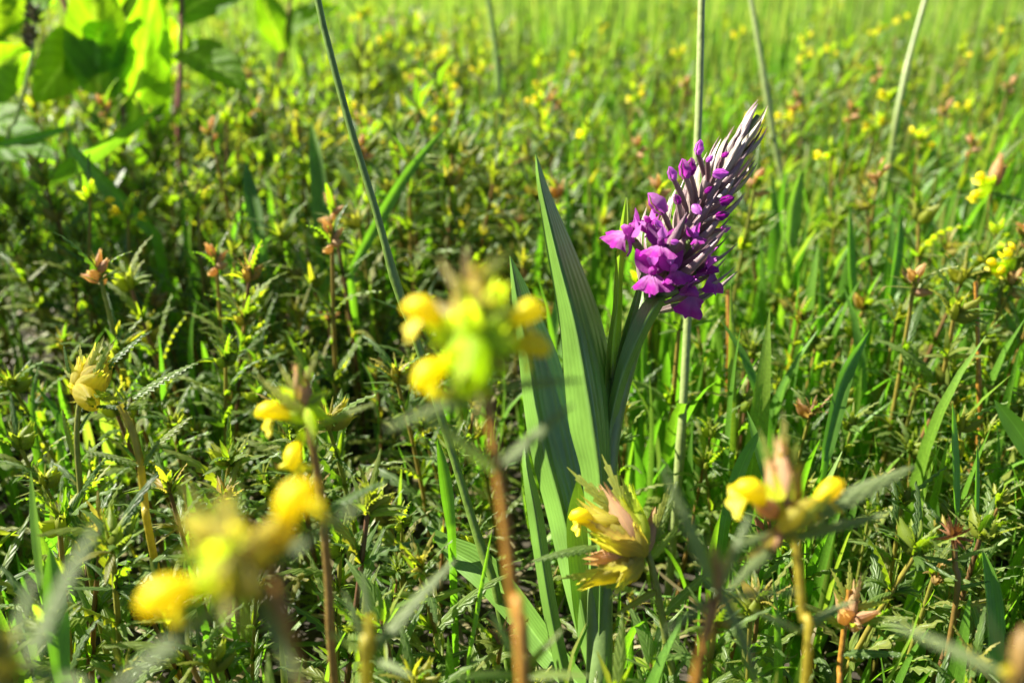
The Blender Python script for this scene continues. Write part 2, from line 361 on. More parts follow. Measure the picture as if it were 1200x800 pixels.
for i, (k, j) in enumerate(((0.2, 0.1), (0.8, -0.3), (0.45, 0.4), (1.2, 0.2))):
    T['blade', i] = to_mesh('grass_blade', blade((0.018, 0.021, 0.034, 0.028)[i], k, False, 0.35, j), M['grass'])
BL_LO = [blade(0.021, k, True, 0.35, j) for k, j in ((0.2, 0.1), (0.8, -0.3), (0.45, 0.4), (1.2, 0.2))]

BL_FAR = [blade(0.0105, k, 2, 0.35, j) for k, j in ((0.2, 0.1), (0.8, -0.3), (0.45, 0.4), (1.2, 0.2))]
def rattle_recipe(r, H=0.10, head='bud', nodes=6):
    """list of (part name, template key, matrix) in the plant's own frame"""
    bend = (r.uniform(-.12, .12), r.uniform(-.12, .12))
    sp = lambda h: np.array([bend[0] * h * h / H, bend[1] * h * h / H, h])
    out = [('stem', 'stem', [sp(H * f) for f in (0, .25, .5, .75, 1)])]
    az0 = r.uniform(0, 6.28)
    for k in range(nodes):
        h = H * (0.24 + 0.74 * (k / (nodes - 1)) ** 0.85); el = 12 + 45 * k / (nodes - 1)
        for s in (0, 1):
            L = (0.030 - 0.011 * k / (nodes - 1)) * r.uniform(0.7, 1.25)
            az = az0 + k * 1.57 + s * math.pi + r.uniform(-.25, .25)
            out.append(('leaf', ('leaf', r.randrange(4)), trans(*sp(h)) @ rotz(az) @ rotx(math.radians(el + r.uniform(-14, 14))) @ scl(L)))
            if k >= 1 and r.random() < 0.55:
                out.append(('side_shoot', ('shoot', r.randrange(4)), trans(*sp(h)) @ rotz(az) @ rotx(math.radians(-25)) @ scl(0.013 * r.uniform(0.7, 1.2))))
    top = trans(*sp(H * 0.98))
    if head == 'bud':
        out.append(('bud_head', ('bud', r.randrange(3)), top @ rotz(r.uniform(0, 6)) @ scl(0.0125 * r.uniform(.8, 1.2))))
    else:
        cal = {'yellow': 'calyxg', 'mixed': 'calyxg', 'pink': 'calyxp'}[head]
        for k in range(5):
            az = k * 1.35 + r.uniform(-.3, .3); el = 8 + k * 14
            mtx = top @ trans(0, 0, (k - 2) * 0.003) @ rotz(az) @ rotx(math.radians(el)) @ roty(r.uniform(-.4, .4))
            out.append(('calyx', cal, mtx @ scl(0.0115)))
            if head != 'pink' and k < (3 if head == 'yellow' else 1):
                out.append(('corolla', 'corolla', mtx @ trans(0, 0.0105, 0) @ scl(0.0085)))
        for k in range(6):
            out.append(('bract', 'bract', top @ trans(0, 0, (k - 3) * 0.002) @ rotz(k * 1.57 + r.uniform(-.3, .3)) @ rotx(math.radians(20 + k * 11)) @ scl(0.015 * r.uniform(.8, 1.2))))
    return out
_r = random.Random(21)
REC = {('bud', i): rattle_recipe(_r, _r.uniform(0.085, 0.115)) for i in range(8)}
for hd in ('yellow', 'mixed', 'pink'):
    for i in range(3): REC[hd, i] = rattle_recipe(_r, 0.12, hd, 4)
STEMG = {}
for k, rec in REC.items():
    P = rec[0][2]; STEMG[k] = sweep(P, [0.0011, 0.001, 0.0009, 0.0008, 0.0007], 5, var=_r.random()); T['stem', k] = to_mesh('stem', STEMG[k], M['rstem'])

def place_rattle(key, loc, rz, tilt, s, label, group, name='yellow_rattle_plant'):
    Mw = trans(*loc) @ rotz(rz) @ rotx(tilt) @ scl(s)
    t = Thing(name, label, 'wildflower', loc, group)
    for (pn, tk, mx) in REC[key]:
        if pn == 'stem': t.inst('stem', T['stem', key], Mw)
        elif pn in ('calyx', 'corolla', 'bract'):
            tp = REC[key][0][2][-1]; t.inst(pn, T[tk], Mw @ trans(*tp) @ scl(0.62 / s) @ trans(*(-tp)) @ mx)
        else: t.inst(pn, T[tk], Mw @ mx)
    return t

# --- merged copies for the far turf
LO = {}
for i in range(8):
    key = ('bud', i); rl, st, bd = [], [], []
    for (pn, tk, mx) in REC[key]:
        if pn == 'stem': st.append(STEMG[key])
        elif tk[0] == 'leaf': rl.append(xf(LEAF_LO[tk[1]], mx))
        elif tk[0] == 'shoot': rl.append(xf(SHOOT_LO[tk[1]], mx))
        else: bd.append(xf(merge([LEAF_LO[0], xf(LEAF_LO[1], rotz(2)), xf(LEAF_LO[2], rotz(4))]), mx @ rotx(1.1)))
    LO[i] = (merge(rl), merge(st), merge(bd)); LO[i, 'far'] = merge(rl[:10] + bd)
def stuff(name, label, cat, items, mats, group=None):
    """items: list of (G, material index)"""
    mi = np.concatenate([np.full(len(g[1]), k) for g, k in items])
    o = bpy.data.objects.new(name, to_mesh(name, merge([g for g, k in items]), mats, mi)); col.objects.link(o)
    tag(o, label, cat, group, 'stuff'); return o

def jitter_grid(x0, x1, y0, y1, sp, r):
    pts = []; nx = max(1, int((x1 - x0) / sp)); ny = max(1, int((y1 - y0) / sp))
    for j in range(ny):
        for i in range(nx):
            pts.append((x0 + (i + 0.5 * (j % 2) + r.random()) * sp, y0 + (j + r.random()) * sp))
    return pts
def in_wedge(x, y, m): return abs(x) < 0.60 * y + m

ORCH = at(700, 770, 0.275); ORCH[2] = 0.0
def near_ok(x, y, top):
    """keep the sight lines to the orchid and the focal plants as open as they are in the photograph"""
    if (x - ORCH[0]) ** 2 + (y - ORCH[1]) ** 2 < 0.016 ** 2: return False
    px, py, t = proj((x, y, top))
    if y < 0.30 and 560 < px < 800 and py < 655: return False
    if y < 0.26 and py < 560: return False
    return True

# ------------------------------------------------------------------ turf of individual plants
_r = random.Random(5)
indiv, rest = [], []
for (x, y) in jitter_grid(-1.5, 1.5, 0.02, 1.5, 0.019, _r):
    if not in_wedge(x, y, 0.2): continue
    if x * x + y * y < 0.05 ** 2: continue
    s = _r.uniform(0.72, 1.1) if y < 0.32 else _r.uniform(0.72, 1.15)
    if x > 0.05 and _r.random() < 0.35: continue
    if x <= 0.05 and y < 0.6 and _r.random() < 0.38: continue
    if x <= -0.03: s *= 1.1
    if y > 0.33:
        cl = math.sin(9 * x + 2) * math.sin(11 * y + 1) + 0.6 * math.sin(23 * x - 7 * y) + 0.4 * math.sin(17 * y + 31 * x)
        s *= 1 + 0.2 * cl
        if cl < -0.4 and _r.random() < 0.45: continue
    k = _r.randrange(8)
    if not near_ok(x, y, 0.105 * s): 
        s *= 0.55
        if not near_ok(x, y, 0.105 * s): s *= 0.6
        if (x - ORCH[0]) ** 2 + (y - ORCH[1]) ** 2 < 0.01 ** 2: continue
    px, py, t = proj((x, y, 0.09 * s))
    rec = (k, (x, y, 0.0), _r.uniform(0, 6.28), _r.uniform(-.22, .22), s)
    if y > 0.15 and t > 0.05 and -40 < px < 1240 and py < 840: indiv.append((t, rec))
    elif y > 0.0: rest.append(rec)
indiv.sort(key=lambda a: a[0]); N_IND = 296
LM = [('beside the orchid foot', ORCH[:2])] + [(a, at(*b)[:2]) for a, b in (('around the foot of the green rush stalk', (588, 720, .3)), ('below the purple-stemmed yellow-green rattle', (100, 560, .28)), ('around the rusty dry seedhead', (1118, 690, .266)),
      ('beside the short pinkish red rattle', (985, 790, .257)), ('around the foot of the straight pale stalk', (796, 545, .37)), ('in the shade before the dock leaves', (150, 330, .42)), ('around the thin orange stalk', (1146, 500, .38)), ('between the shaded turf and the tall rattle flowers', (420, 470, .34)), ('below the blurred long pale leaf', (60, 740, .24)), ('under the blurred rattle with two large flowers', (280, 740, .24)))]
def near_what(x, y): return min(LM, key=lambda l: (l[1][0] - x) ** 2 + (l[1][1] - y) ** 2)[0]
for t, (k, loc, rz, tl, s) in indiv[:N_IND]:
    nw = near_what(loc[0], loc[1])
    place_rattle(('bud', k), loc, rz, tl, s, ('tall' if s > 1.02 else 'short') + ' leafy yellow rattle in bud ' + nw, ('tall' if s > 1.02 else 'short') + ' budding rattles ' + nw)
rest += [a[1] for a in indiv[N_IND:]]
items = []
for (k, loc, rz, tl, s) in rest:
    Mw = trans(*loc) @ rotz(rz) @ rotx(tl) @ scl(s); v = _r.random()
    for g, mi in zip(LO[k], (0, 1, 2)): items.append((xf(g, Mw, (v + (0.13 if mi == 0 else 0)) % 1), mi))
# beyond: sparser
for (x, y) in jitter_grid(-3.2, 3.2, 1.45, 4.2, 0.041, _r):
    if not in_wedge(x, y, 0.3): continue
    k = _r.randrange(8); s = _r.uniform(0.8, 1.25); Mw = trans(x, y, 0) @ rotz(_r.uniform(0, 6.28)) @ scl(s); v = _r.random()
    items.append((xf(LO[k, 'far'], Mw, v), 0))
stuff('meadow_turf', 'dense mass of low green toothed leaves stretching away across the meadow', 'turf', items, [M['rleaf'], M['rstem'], M['bud']])

# litter on the soil
items = []
for (x, y) in jitter_grid(-1, 1, 0.1, 1.2, 0.014, _r):
    if in_wedge(x, y, 0.1):
        items.append((xf(BL_LO[_r.randrange(4)], trans(x, y, _r.uniform(0.004, 0.03)) @ rotz(_r.uniform(0, 6.28)) @ rotx(_r.uniform(1.1, 1.6)) @ scl(_r.uniform(0.03, 0.07)), _r.random()), 0 if _r.random() < 0.6 else 1))
stuff('plant_litter', 'thin bed of dead straw and low green shoots on the soil', 'litter', items, [M['straw'], M['grass']])

# ------------------------------------------------------------------ grass tufts
tufts = []; rest = []
for (x, y) in jitter_grid(-1.5, 1.5, 0.1, 1.6, 0.0235, _r):
    if not in_wedge(x, y, 0.22): continue
    if x < 0.03 and _r.random() < (0.62 if y < 0.45 else 0.82): continue
    if x >= 0.03 and y > 0.5 and _r.random() < 0.5: continue
    n = _r.randrange(4, 8); h = _r.uniform(0.07, 0.125) * (0.88 if y < 0.3 else 1.1)
    if not near_ok(x, y, h): continue
    px, py, t = proj((x, y, h))
    bl = []
    for _ in range(n):
        bl.append((_r.randrange(4), rotz(_r.uniform(0, 6.28)) @ rotx(_r.uniform(-.1, .45)) @ scl(h * _r.uniform(0.65, 1.15)), _r.uniform(-.006, .006), _r.uniform(-.006, .006)))
    if y > 0.13 and -40 < px < 1240 and py < 830: tufts.append((t, (x, y), bl))
    else: rest.append(((x, y), bl))
tufts.sort(key=lambda a: a[0])
for t, (x, y), bl in tufts[:298]:
    th = Thing('grass_tuft', 'upright tuft of bright green grass ' + near_what(x, y), 'grass', (x, y, 0), 'grass tufts ' + near_what(x, y))
    for k, mx, dx, dy in bl: th.inst('blade', T['blade', k], trans(x + dx, y + dy, 0) @ mx)
items = []
for (x, y), bl in rest + [(a[1], a[2]) for a in tufts[298:]]:
    v = _r.random()
    for k, mx, dx, dy in bl: items.append((xf(BL_LO[k], trans(x + dx, y + dy, 0) @ mx, v), 0))
for (x, y) in jitter_grid(-4, 4, 1.0, 5.5, 0.036, _r):
    if in_wedge(x, y, 0.3) and _r.random() < (y - 0.8) * 1.3:
        for _ in range(6):
            items.append((xf(BL_FAR[_r.randrange(4)], trans(x + _r.uniform(-.03, .03), y, 0) @ rotz(_r.uniform(0, 6.28)) @ rotx(_r.uniform(-.05, .25)) @ scl(_r.uniform(0.09, 0.2)), _r.random()), 1))
for (x, y) in jitter_grid(-9, 9, 5.0, 14, 0.13, _r):
    if in_wedge(x, y, 0.3):
        for _ in range(6):
            items.append((xf(BL_FAR[_r.randrange(4)], trans(x + _r.uniform(-.1, .1), y, 0) @ rotz(_r.uniform(0, 6.28)) @ rotx(_r.uniform(-.05, .35)) @ scl(_r.uniform(0.2, 0.38)), _r.random()), 1))
stuff('meadow_grass', 'pale green grass filling the meadow towards the far field', 'grass', items, [M['grass'], M['fargrass']])

# ------------------------------------------------------------------ flowering plants further back
far_fl = [('yellow', 410, 18, .9), ('yellow', 455, 45, 1.0), ('yellow', 497, 60, .95), ('yellow', 524, 62, .95), ('mixed', 548, 65, .95), ('yellow', 537, 87, .85),
          ('mixed', 632, 75, .8), ('yellow', 703, 30, 1.1), ('yellow', 780, 62, .9), ('yellow', 735, 110, .75), ('yellow', 870, 40, 1.0), ('yellow', 932, 45, 1.0),
          ('yellow', 935, 64, .9), ('yellow', 970, 60, .95), ('yellow', 1047, 24, 1.05), ('yellow', 1022, 35, 1.05), ('mixed', 1110, 60, .9), ('yellow', 1112, 124, .75),
          ('mixed', 350, 120, .7), ('mixed', 348, 190, .55), ('yellow', 120, 248, .47), ('mixed', 215, 255, .47), ('mixed', 432, 172, .6), ('mixed', 1187, 30, 1.0),
          ('pink', 605, 75, .8), ('pink', 1040, 90, .75), ('pink', 925, 118, .7), ('pink', 1178, 105, .7), ('pink', 430, 145, .65), ('pink', 745, 175, .6), ('pink', 1150, 330, .42),
          ('pink', 1000, 130, .65), ('pink', 480, 100, .8), ('pink', 860, 300, .45), ('mixed', 560, 130, .7), ('mixed', 690, 60, .9), ('yellow', 1090, 165, .62), ('pink', 650, 120, .7)]
_q = random.Random(31)
for k in range(34):
    py = 75 + 270 * (k / 34) ** 1.2; far_fl.append((('pink', 'mixed', 'pink')[k % 3], _q.uniform(10, 1190), py, 0.145 / (SP - (400 - py) / FPX * CP) * _q.uniform(.9, 1.05)))
for k in range(14): py = _q.uniform(12, 150); far_fl.append(('yellow', _q.choice((_q.uniform(380, 640), _q.uniform(640, 1190))), py, min(1.5, 0.15 / (SP - (400 - py) / FPX * CP)) * _q.uniform(.9, 1.05)))
nm = {'yellow': ('flowering yellow rattle with bright yellow flowers showing above the distant turf', 'yellow flowered rattle plants further back'),
      'mixed': ('half flowered yellow rattle with few yellow petals and brownish calyces further back', 'half flowered rattle plants further back'),
      'pink': ('yellow rattle seedhead with pinkish brown calyces and no petals further back', 'pinkish rattle seedheads further back')}
for i, (hd, px, py, t) in enumerate(far_fl):
    p = at(px, py, t); s = p[2] / 0.12
    s = min(max(s, 0.9), 1.9)
    place_rattle((hd, i % 3), (p[0], p[1], p[2] - 0.12 * s), random.uniform(0, 6.28), 0.0, s, nm[hd][0], nm[hd][1], 'flowering_rattle' if hd != 'pink' else 'rattle_seedhead')

# ------------------------------------------------------------------ helpers for the plants placed one by one
def pxs(*a): return [at(*p) for p in a]
def stem_down(pts, n=14):
    """path through the given points, carried straight on down to the ground"""
    P = list(pts); d = P[-1] - P[-2]
    if P[-1][2] > 0.002:
        e = P[-1].copy(); k = 0.35 * P[-1][2] / max(1e-4, np.linalg.norm(d)); e = e + np.array([d[0], d[1], 0]) * k; e[2] = -0.002; P.append(e)
    return smooth_path(P, n)
def stalk(name, label, cat, pts, r0, r1, mat, group=None, sides=7):
    P = stem_down(pts, 22); t = Thing(name, label, cat, (P[-1][0], P[-1][1], 0), group)
    R = np.linspace(r0, r1, len(P)); R[9] *= 1.3; R[10] *= 1.15; R[17] *= 1.25
    t.part('stem', sweep(P, R, sides), M[mat]); return t
def px_leaf(t, rows, mat, name='leaf', n=26, m=9, parent=None, var=0.0, label=None, rib=0.0):
    """rows: (left, mid, right) triples of (px, py, depth); cross-section is smooth through the midrib"""
    L = smooth_path([at(*r[0]) for r in rows], n); C = smooth_path([at(*r[1]) for r in rows], n); R = smooth_path([at(*r[2]) for r in rows], n); g = []
    for a, c, b in zip(L, C, R):
        row = []
        nr = unit(np.cross(b - a, np.array([0, 0, 1.0])))
        for j in range(m):
            u = j / (m - 1) * 2 - 1
            p = c + (a - c) * (-u) if u < 0 else c + (b - c) * u
            row.append(p + nr * rib * math.sin(j * 2.4) * (1 - abs(u)))
        g.append(row)
    return t.part(name, grid(g, var=var), M[mat], parent, label)
def leaf_to(t, me, a, b, name='leaf', up=None, parent=None):
    """a shared leaf mesh stretched from a to b"""
    a, b = np.asarray(a), np.asarray(b); d = b - a; L = np.linalg.norm(d)
    up = np.array([0, -0.45, 1.0]) if up is None else np.asarray(up, float)
    return t.inst(name, me, orient(a, d, up) @ scl(L), parent)
def head_flower(t, c, tip, cal='calyxg', cor=True, size=None, roll=0.0):
    """one flower: calyx rising from c towards the corolla, whose face ends at tip"""
    c, tip = np.asarray(c), np.asarray(tip); d = tip - c; L = np.linalg.norm(d)
    mtx = orient(c, d, np.array([0, -0.25, 1.0])) @ roty(roll)
    k = t.inst('calyx', T[cal], mtx @ scl(L * (0.66 if cor else 0.82)))
    if cor: t.inst('corolla', T['corolla'], mtx @ trans(0, L * 0.52, 0) @ scl((size or L * 0.5) * 1.05))
    else:
        Y = unit(d); q = np.random.default_rng(int(abs(tip[0] * 1e6)) % 9999)
        e = unit(Y + 0.35 * q.normal(size=3))
        if q.random() < .6: o = t.inst('bract', T['bract'], orient(c + d * .25 + np.array([0, -.0012, .0006]), e, np.array([0, -1, .4])) @ scl(L * q.uniform(.75, 1.0)))
    return k

# ================================================================== the orchid
orc = Thing('marsh_orchid', 'purple marsh orchid with a slanting bracted flower spike and long folded leaves', 'orchid', ORCH)
ax = smooth_path(pxs((702, 800, .272), (704, 660, .282), (712, 520, .288), (733, 425, .291), (760, 350, .292), (800, 275, .292), (845, 200, .294), (888, 136, .297)), 40)
ax = np.vstack([[ORCH[0], ORCH[1], -0.002], ax])
orc.part('stem', sweep(ax, np.concatenate([np.linspace(.0042, .0036, 21), np.linspace(.0034, .0008, 20)]), 9), M['ostem'])
# leaves: (left, mid, right)
px_leaf(orc, [((627, 181, .277), (628, 181, .277), (629, 181, .277)), ((629, 215, .281), (635, 225, .277), (645, 226, .281)), ((640, 290, .285), (653, 300, .276), (677, 300, .286)),
              ((654, 370, .287), (674, 380, .275), (704, 372, .289)), ((661, 440, .288), (687, 450, .274), (718, 440, .290)), ((667, 500, .288), (697, 510, .273), (721, 500, .289)),
              ((682, 560, .285), (704, 570, .273), (716, 560, .284)), ((690, 650, .280), (704, 660, .273), (712, 650, .280)), ((694, 780, .276), (701, 790, .272), (708, 780, .276))], 'oleaf', 'leaf', 34, 11, rib=0.00006, label='large upright leaf with a pale lit half')
px_leaf(orc, [((597, 300, .295), (598, 300, .295), (599, 300, .295)), ((600, 350, .298), (607, 355, .295), (626, 352, .303)), ((608, 420, .300), (620, 425, .294), (655, 420, .306)),
              ((613, 470, .300), (628, 478, .293), (668, 475, .306)), ((622, 530, .298), (643, 540, .291), (682, 540, .304)), ((640, 600, .295), (662, 610, .288), (692, 610, .299)),
              ((664, 700, .284), (680, 705, .281), (700, 700, .287)), ((690, 790, .276), (696, 795, .275), (703, 790, .277))], 'oleaf', 'leaf', 30, 11, rib=0.00006, label='dark broad leaf behind')
px_leaf(orc, [((614, 520, .276), (615, 520, .276), (616, 520, .276)), ((612, 545, .275), (617, 548, .272), (622, 545, .275)), ((618, 600, .275), (627, 602, .270), (636, 600, .275)),
              ((627, 660, .275), (636, 662, .270), (645, 660, .275)), ((639, 730, .274), (648, 732, .269), (657, 730, .274)), ((659, 810, .272), (668, 812, .269), (676, 810, .272)), ((690, 850, .273), (694, 852, .272), (698, 850, .273))], 'oleaf', 'leaf', 26, 9, rib=0.00006, label='pale ribbed folded lower leaf')
px_leaf(orc, [((676, 560, .285), (677, 560, .285), (678, 560, .285)), ((664, 610, .283), (680, 615, .285), (694, 612, .287)), ((668, 680, .281), (690, 684, .283), (708, 680, .285)),
              ((676, 740, .28), (696, 745, .281), (716, 740, .283)), ((690, 800, .277), (700, 805, .278), (712, 800, .279)), ((696, 850, .275), (702, 852, .276), (708, 850, .276))], 'grass', 'leaf', 24, 9, label='bright translucent lower leaf')
px_leaf(orc, [((500, 615, .31), (500, 616, .31), (500, 618, .31)), ((530, 628, .308), (530, 645, .308), (528, 660, .306)), ((570, 645, .302), (566, 668, .303), (560, 690, .300)), ((610, 690, .296), (604, 712, .298), (596, 730, .295)), ((650, 745, .288), (642, 762, .29), (634, 780, .287)), ((692, 800, .278), (688, 812, .279), (684, 825, .278))], 'oleaf', 'leaf', 24, 9, rib=0.00006, label='low spreading dark leaf')
px_leaf(orc, [((733, 232, .284), (734, 231, .284), (735, 232, .284)), ((727, 262, .283), (731, 262, .285), (736, 262, .283)), ((721, 310, .283), (726, 310, .286), (731, 310, .284)), ((718, 360, .283), (723, 362, .287), (729, 360, .285)),
              ((712, 400, .283), (718, 402, .288), (728, 400, .286)), ((709, 440, .284), (716, 442, .289), (726, 440, .287)), ((710, 480, .285), (715, 482, .289), (722, 480, .288)), ((706, 530, .286), (711, 532, .289), (717, 530, .288))], 'grass', 'leaf', 26, 7, label='slender lime stem leaf')
px_leaf(orc, [((778, 346, .289), (779, 346, .288), (780, 347, .288)), ((756, 352, .286), (768, 358, .284), (777, 358, .288)), ((740, 380, .284), (752, 386, .282), (766, 378, .287)), ((727, 415, .284), (737, 420, .282), (748, 414, .286)), ((718, 450, .285), (725, 454, .283), (734, 450, .286)), ((708, 500, .286), (714, 505, .284), (722, 500, .286)), ((704, 570, .284), (708, 575, .282), (714, 570, .283))], 'oleaf', 'leaf', 26, 9, rib=0.00006, label='sheathing upper stem leaf')
px_leaf(orc, [((752, 318, .287), (753, 318, .287), (754, 318, .287)), ((742, 350, .285), (746, 352, .287), (751, 350, .286)), ((729, 392, .285), (734, 394, .287), (741, 392, .286)), ((719, 440, .286), (724, 442, .288), (731, 440, .287)), ((712, 490, .287), (716, 492, .289), (721, 490, .288))], 'oleaf', 'leaf', 20, 7)
# spike axis
A0, A1 = at(757, 358, .292), at(890, 133, .297); AX = A1 - A0; SL = np.linalg.norm(AX); AXd = AX / SL
side = unit(np.cross(AXd, np.array([0, 1.0, 0.3]))); fr = unit(np.cross(side, AXd))
if np.dot(fr, [0, -1, 0]) < 0: fr, side = -fr, -side       # fr: towards the camera; side along the picture
_r = random.Random(17)
T['obr'] = []
for wd in (0.085, 0.1, 0.115):
    rows = []
    for i in range(11):
        t = i / 10; wt = wd * (min(1, 0.5 + 2.5 * t)) * (1 - t ** 1.7) ** 0.9 + 0.004
        z = 0.10 * math.sin(t * 3.0) - 0.06 * t * t
        rows.append([(u * wt, t, z - 0.75 * wt * u * u + 0.0) for u in (-1, -.5, 0, .5, 1)])
    T['obr'].append(to_mesh('bract', grid(rows), M['obract']))
NBR = 82
for k in range(NBR):
    s = (k / NBR) ** 0.92; az = k * 2.39996 + _r.uniform(-.2, .2)
    out = unit(side * math.cos(az) + fr * math.sin(az))
    spread = math.radians(27 * (1 - s) ** 0.8 + 7 + _r.uniform(-5, 5)); L = (0.0245 - 0.0105 * s) * _r.uniform(0.75, 1.15)
    if k < 4: L *= 1.25
    d = AXd * math.cos(spread) + out * math.sin(spread)
    if s < 0.3 and math.cos(az) > 0 and False: continue
    p0 = A0 + AXd * SL * s * 0.86 + out * (0.0055 * (1 - s * 0.75))
    orc.inst('bract', T['obr'][k % 3], orient(p0, d, out) @ scl(L))
# flowers
T['lip'] = to_mesh('lip', lip_shape(), M['lip']); T['sepal'] = to_mesh('sepal', petal_shape(0.27, 0.35), M['opet']); T['psepal'] = to_mesh('sepal', petal_shape(0.3, 0.4), M['opale'])
def hood_shape():
    return merge([sweep([(0, -.5, -.1), (0, -.2, -.03), (0, .1, .05), (0, .4, .1), (0, .62, .04), (0, .7, -.06)], [.1, .14, .24, .25, .16, .03], 9, 0.8)])
T['flower'] = to_mesh('flower', hood_shape(), M['opet']); T['pflower'] = to_mesh('flower', hood_shape(), M['opale'])
T['spur'] = to_mesh('spur', sweep(smooth_path([(0, 0, -.1), (0, -.3, -.2), (0, -.65, -.45), (0, -.8, -.75)], 8), np.linspace(.13, .05, 8), 7), M['opale'])
def bud_shape():
    p = petal_shape(0.21, 0.42, 8); gs = []
    for k in range(3): gs.append(xf(p, roty(2.09 * k + .3) @ trans(0, 0, .1) @ rotx(-.1)))
    core = sweep([(0, 0, 0), (0, .1, 0), (0, .3, .02), (0, .6, .03), (0, .85, .0), (0, .92, 0)], [.05, .1, .14, .13, .05, .01], 7, .9)
    V, Q, U, A = merge(gs + [core]); V = V + .025 * np.sin(V[:, [1, 2, 0]] * 17); return V, Q, U, A
T['obud'] = to_mesh('flower_bud', bud_shape(), M['opet']); T['pbud'] = to_mesh('flower_bud', bud_shape(), M['opale'])
def oflower(px, py, dt, size, turn=(0, 0, 0), pale=False, lipk=1.0):
    tip = at(px, py, .292 + dt)
    s = np.clip(np.dot(tip - A0, AXd), 0, SL); c = A0 + AXd * (s - 0.006); d = unit(tip - c + np.array(turn))
    mtx = orient(tip, d, np.array([0, -0.1, 1.0]))
    f = orc.inst('flower', T['pflower' if pale else 'flower'], mtx @ scl(size * 0.75))
    mm = lambda a: mtx @ a
    def sub(name, me, m_): o = bpy.data.objects.new(name, me); col.objects.link(o); o.parent = f; o.matrix_basis = Matrix((np.linalg.inv(scl(size * 0.75)) @ m_).tolist())
    sub('lip', T['lip'], trans(0, size * .18, -size * .05) @ rotx(math.radians(22)) @ scl(size * lipk))
    for sg in (-1, 1):
        sub('sepal', T['sepal'], trans(sg * size * .1, size * .1, size * .05) @ rotz(-sg * 0.9) @ rotx(math.radians(48)) @ roty(sg * 0.9) @ scl(size * 0.95))
    sub('sepal', T['psepal'], trans(0, 0, size * .12) @ rotx(math.radians(40)) @ scl(size * 0.75))
    sub('spur', T['spur'], scl(size * 0.8))
    orc.part('ovary', sweep(smooth_path([c, (c + tip) / 2 - d * 0.001, tip - d * size * 0.3], 6), [.0012, .0016, .0018, .0018, .0015, .0012], 7), M['ostem'])
for a in ((738, 276, -.010, .0084, (-.004, 0, 0)), (774, 290, -.016, .0080), (764, 322, -.014, .0090, (0, -.004, -.002)), (788, 318, -.016, .0068),
          (804, 342, -.006, .0086, (.002, -.006, -.004)), (826, 318, -.004, .0084, (.006, 0, 0)), (800, 322, .012, .008, (0, .01, 0)), (814, 278, -.014, .0046, (0.002, 0, 0), True, .8), (822, 262, .014, .006, (0, .01, 0)), (760, 262, -.010, .0056, (-.004, 0, .002))):
    oflower(*a)
def obud(px, py, qx, qy, dt, pale=False, k=1.0):
    a, b = at(px, py, .292 + dt), at(qx, qy, .292 + dt - .002)
    e = np.clip(np.dot(a - A0, AXd), 0.004, SL); c = A0 + AXd * (e - 0.008)
    orc.part('ovary', sweep(smooth_path([c, (c + a) / 2 + AXd * .0015, a + (b - a) * .12], 6), [.0007, .0008, .0009, .0009, .0009, .0007], 6), M['obract'])
    orc.inst('flower_bud', T['pbud' if pale else 'obud'], orient(a, b - a, np.array([0, -1, .3])) @ scl(np.linalg.norm(b - a) * k * .72))
for a in ((779, 250, 752, 216, -.012), (804, 210, 798, 176, -.010), (808, 206, 812, 176, -.008), (790, 212, 782, 188, -.010, True), (817, 182, 823, 156, -.008, True),
          (835, 204, 862, 202, -.012, True), (843, 238, 868, 228, -.010), (838, 254, 862, 250, -.010), (812, 240, 826, 256, -.016, True), (776, 268, 762, 254, -.014, True), (796, 240, 788, 222, -.013), (786, 284, 800, 282, -.018, True), (760, 300, 748, 292, -.012, True), (826, 226, 838, 216, -.012), (828, 190, 838, 178, -.010, True), (846, 184, 858, 176, -.010), (800, 262, 806, 250, -.016), (844, 270, 862, 264, -.006)):
    obud(*a)

# ================================================================== yellow rattles named one by one
def hero(name, label, stem, r0, r1, smat, base=None):
    P = stem_down(pxs(*stem), 20); t = Thing(name, label, 'wildflower', (P[-1][0], P[-1][1], 0))
    t.part('stem', sweep(P, np.linspace(r0, r1, 20), 6), M[smat]); t.P = P; return t
def leaves(t, lst, me='midleaf', name='leaf', up=None):
    for a, b in lst: leaf_to(t, T[me], at(*a), at(*b), name, up)

# 1 the large out-of-focus head in front of the orchid
h = hero('yellow_rattle', 'tall yellow rattle with four bright yellow flowers on an orange stem before the orchid leaves', [(556, 320, .134), (566, 400, .134), (572, 470, .134), (590, 600, .135), (603, 720, .136), (612, 800, .137)], .0007, .0009, 'orstem')
c = at(556, 410, .134)
for px, py, dt, cal, cor in ((478, 362, -.004, 'fatcalyxg', 1), (494, 452, -.006, 'fatcalyxg', 1), (632, 366, .002, 'fatcalyxg', 1), (632, 412, .001, 'fatcalyxg', 1)):
    head_flower(h, c + np.array([0, 0, .001]), at(px, py, .134 + dt), cal, cor, .006)
for px, py, dt, cal in ((560, 300, .002, 'fatcalyx'), (535, 320, -.003, 'fatcalyx'), (590, 322, -.002, 'fatcalyxg'), (530, 478, -.006, 'fatcalyxg'), (570, 470, -.007, 'fatcalyxg'), (520, 420, -.009, 'fatcalyxg'), (600, 440, -.004, 'fatcalyxg'), (528, 365, -.006, 'fatcalyxg'), (592, 372, -.006, 'fatcalyxg'), (548, 352, -.008, 'fatcalyxg'), (575, 338, -.004, 'fatcalyx'), (612, 400, -.006, 'fatcalyxg'), (545, 460, -.012, 'fatcalyxg'), (505, 395, -.004, 'fatcalyxg')):
    head_flower(h, c, at(px, py, .134 + dt), cal, False)
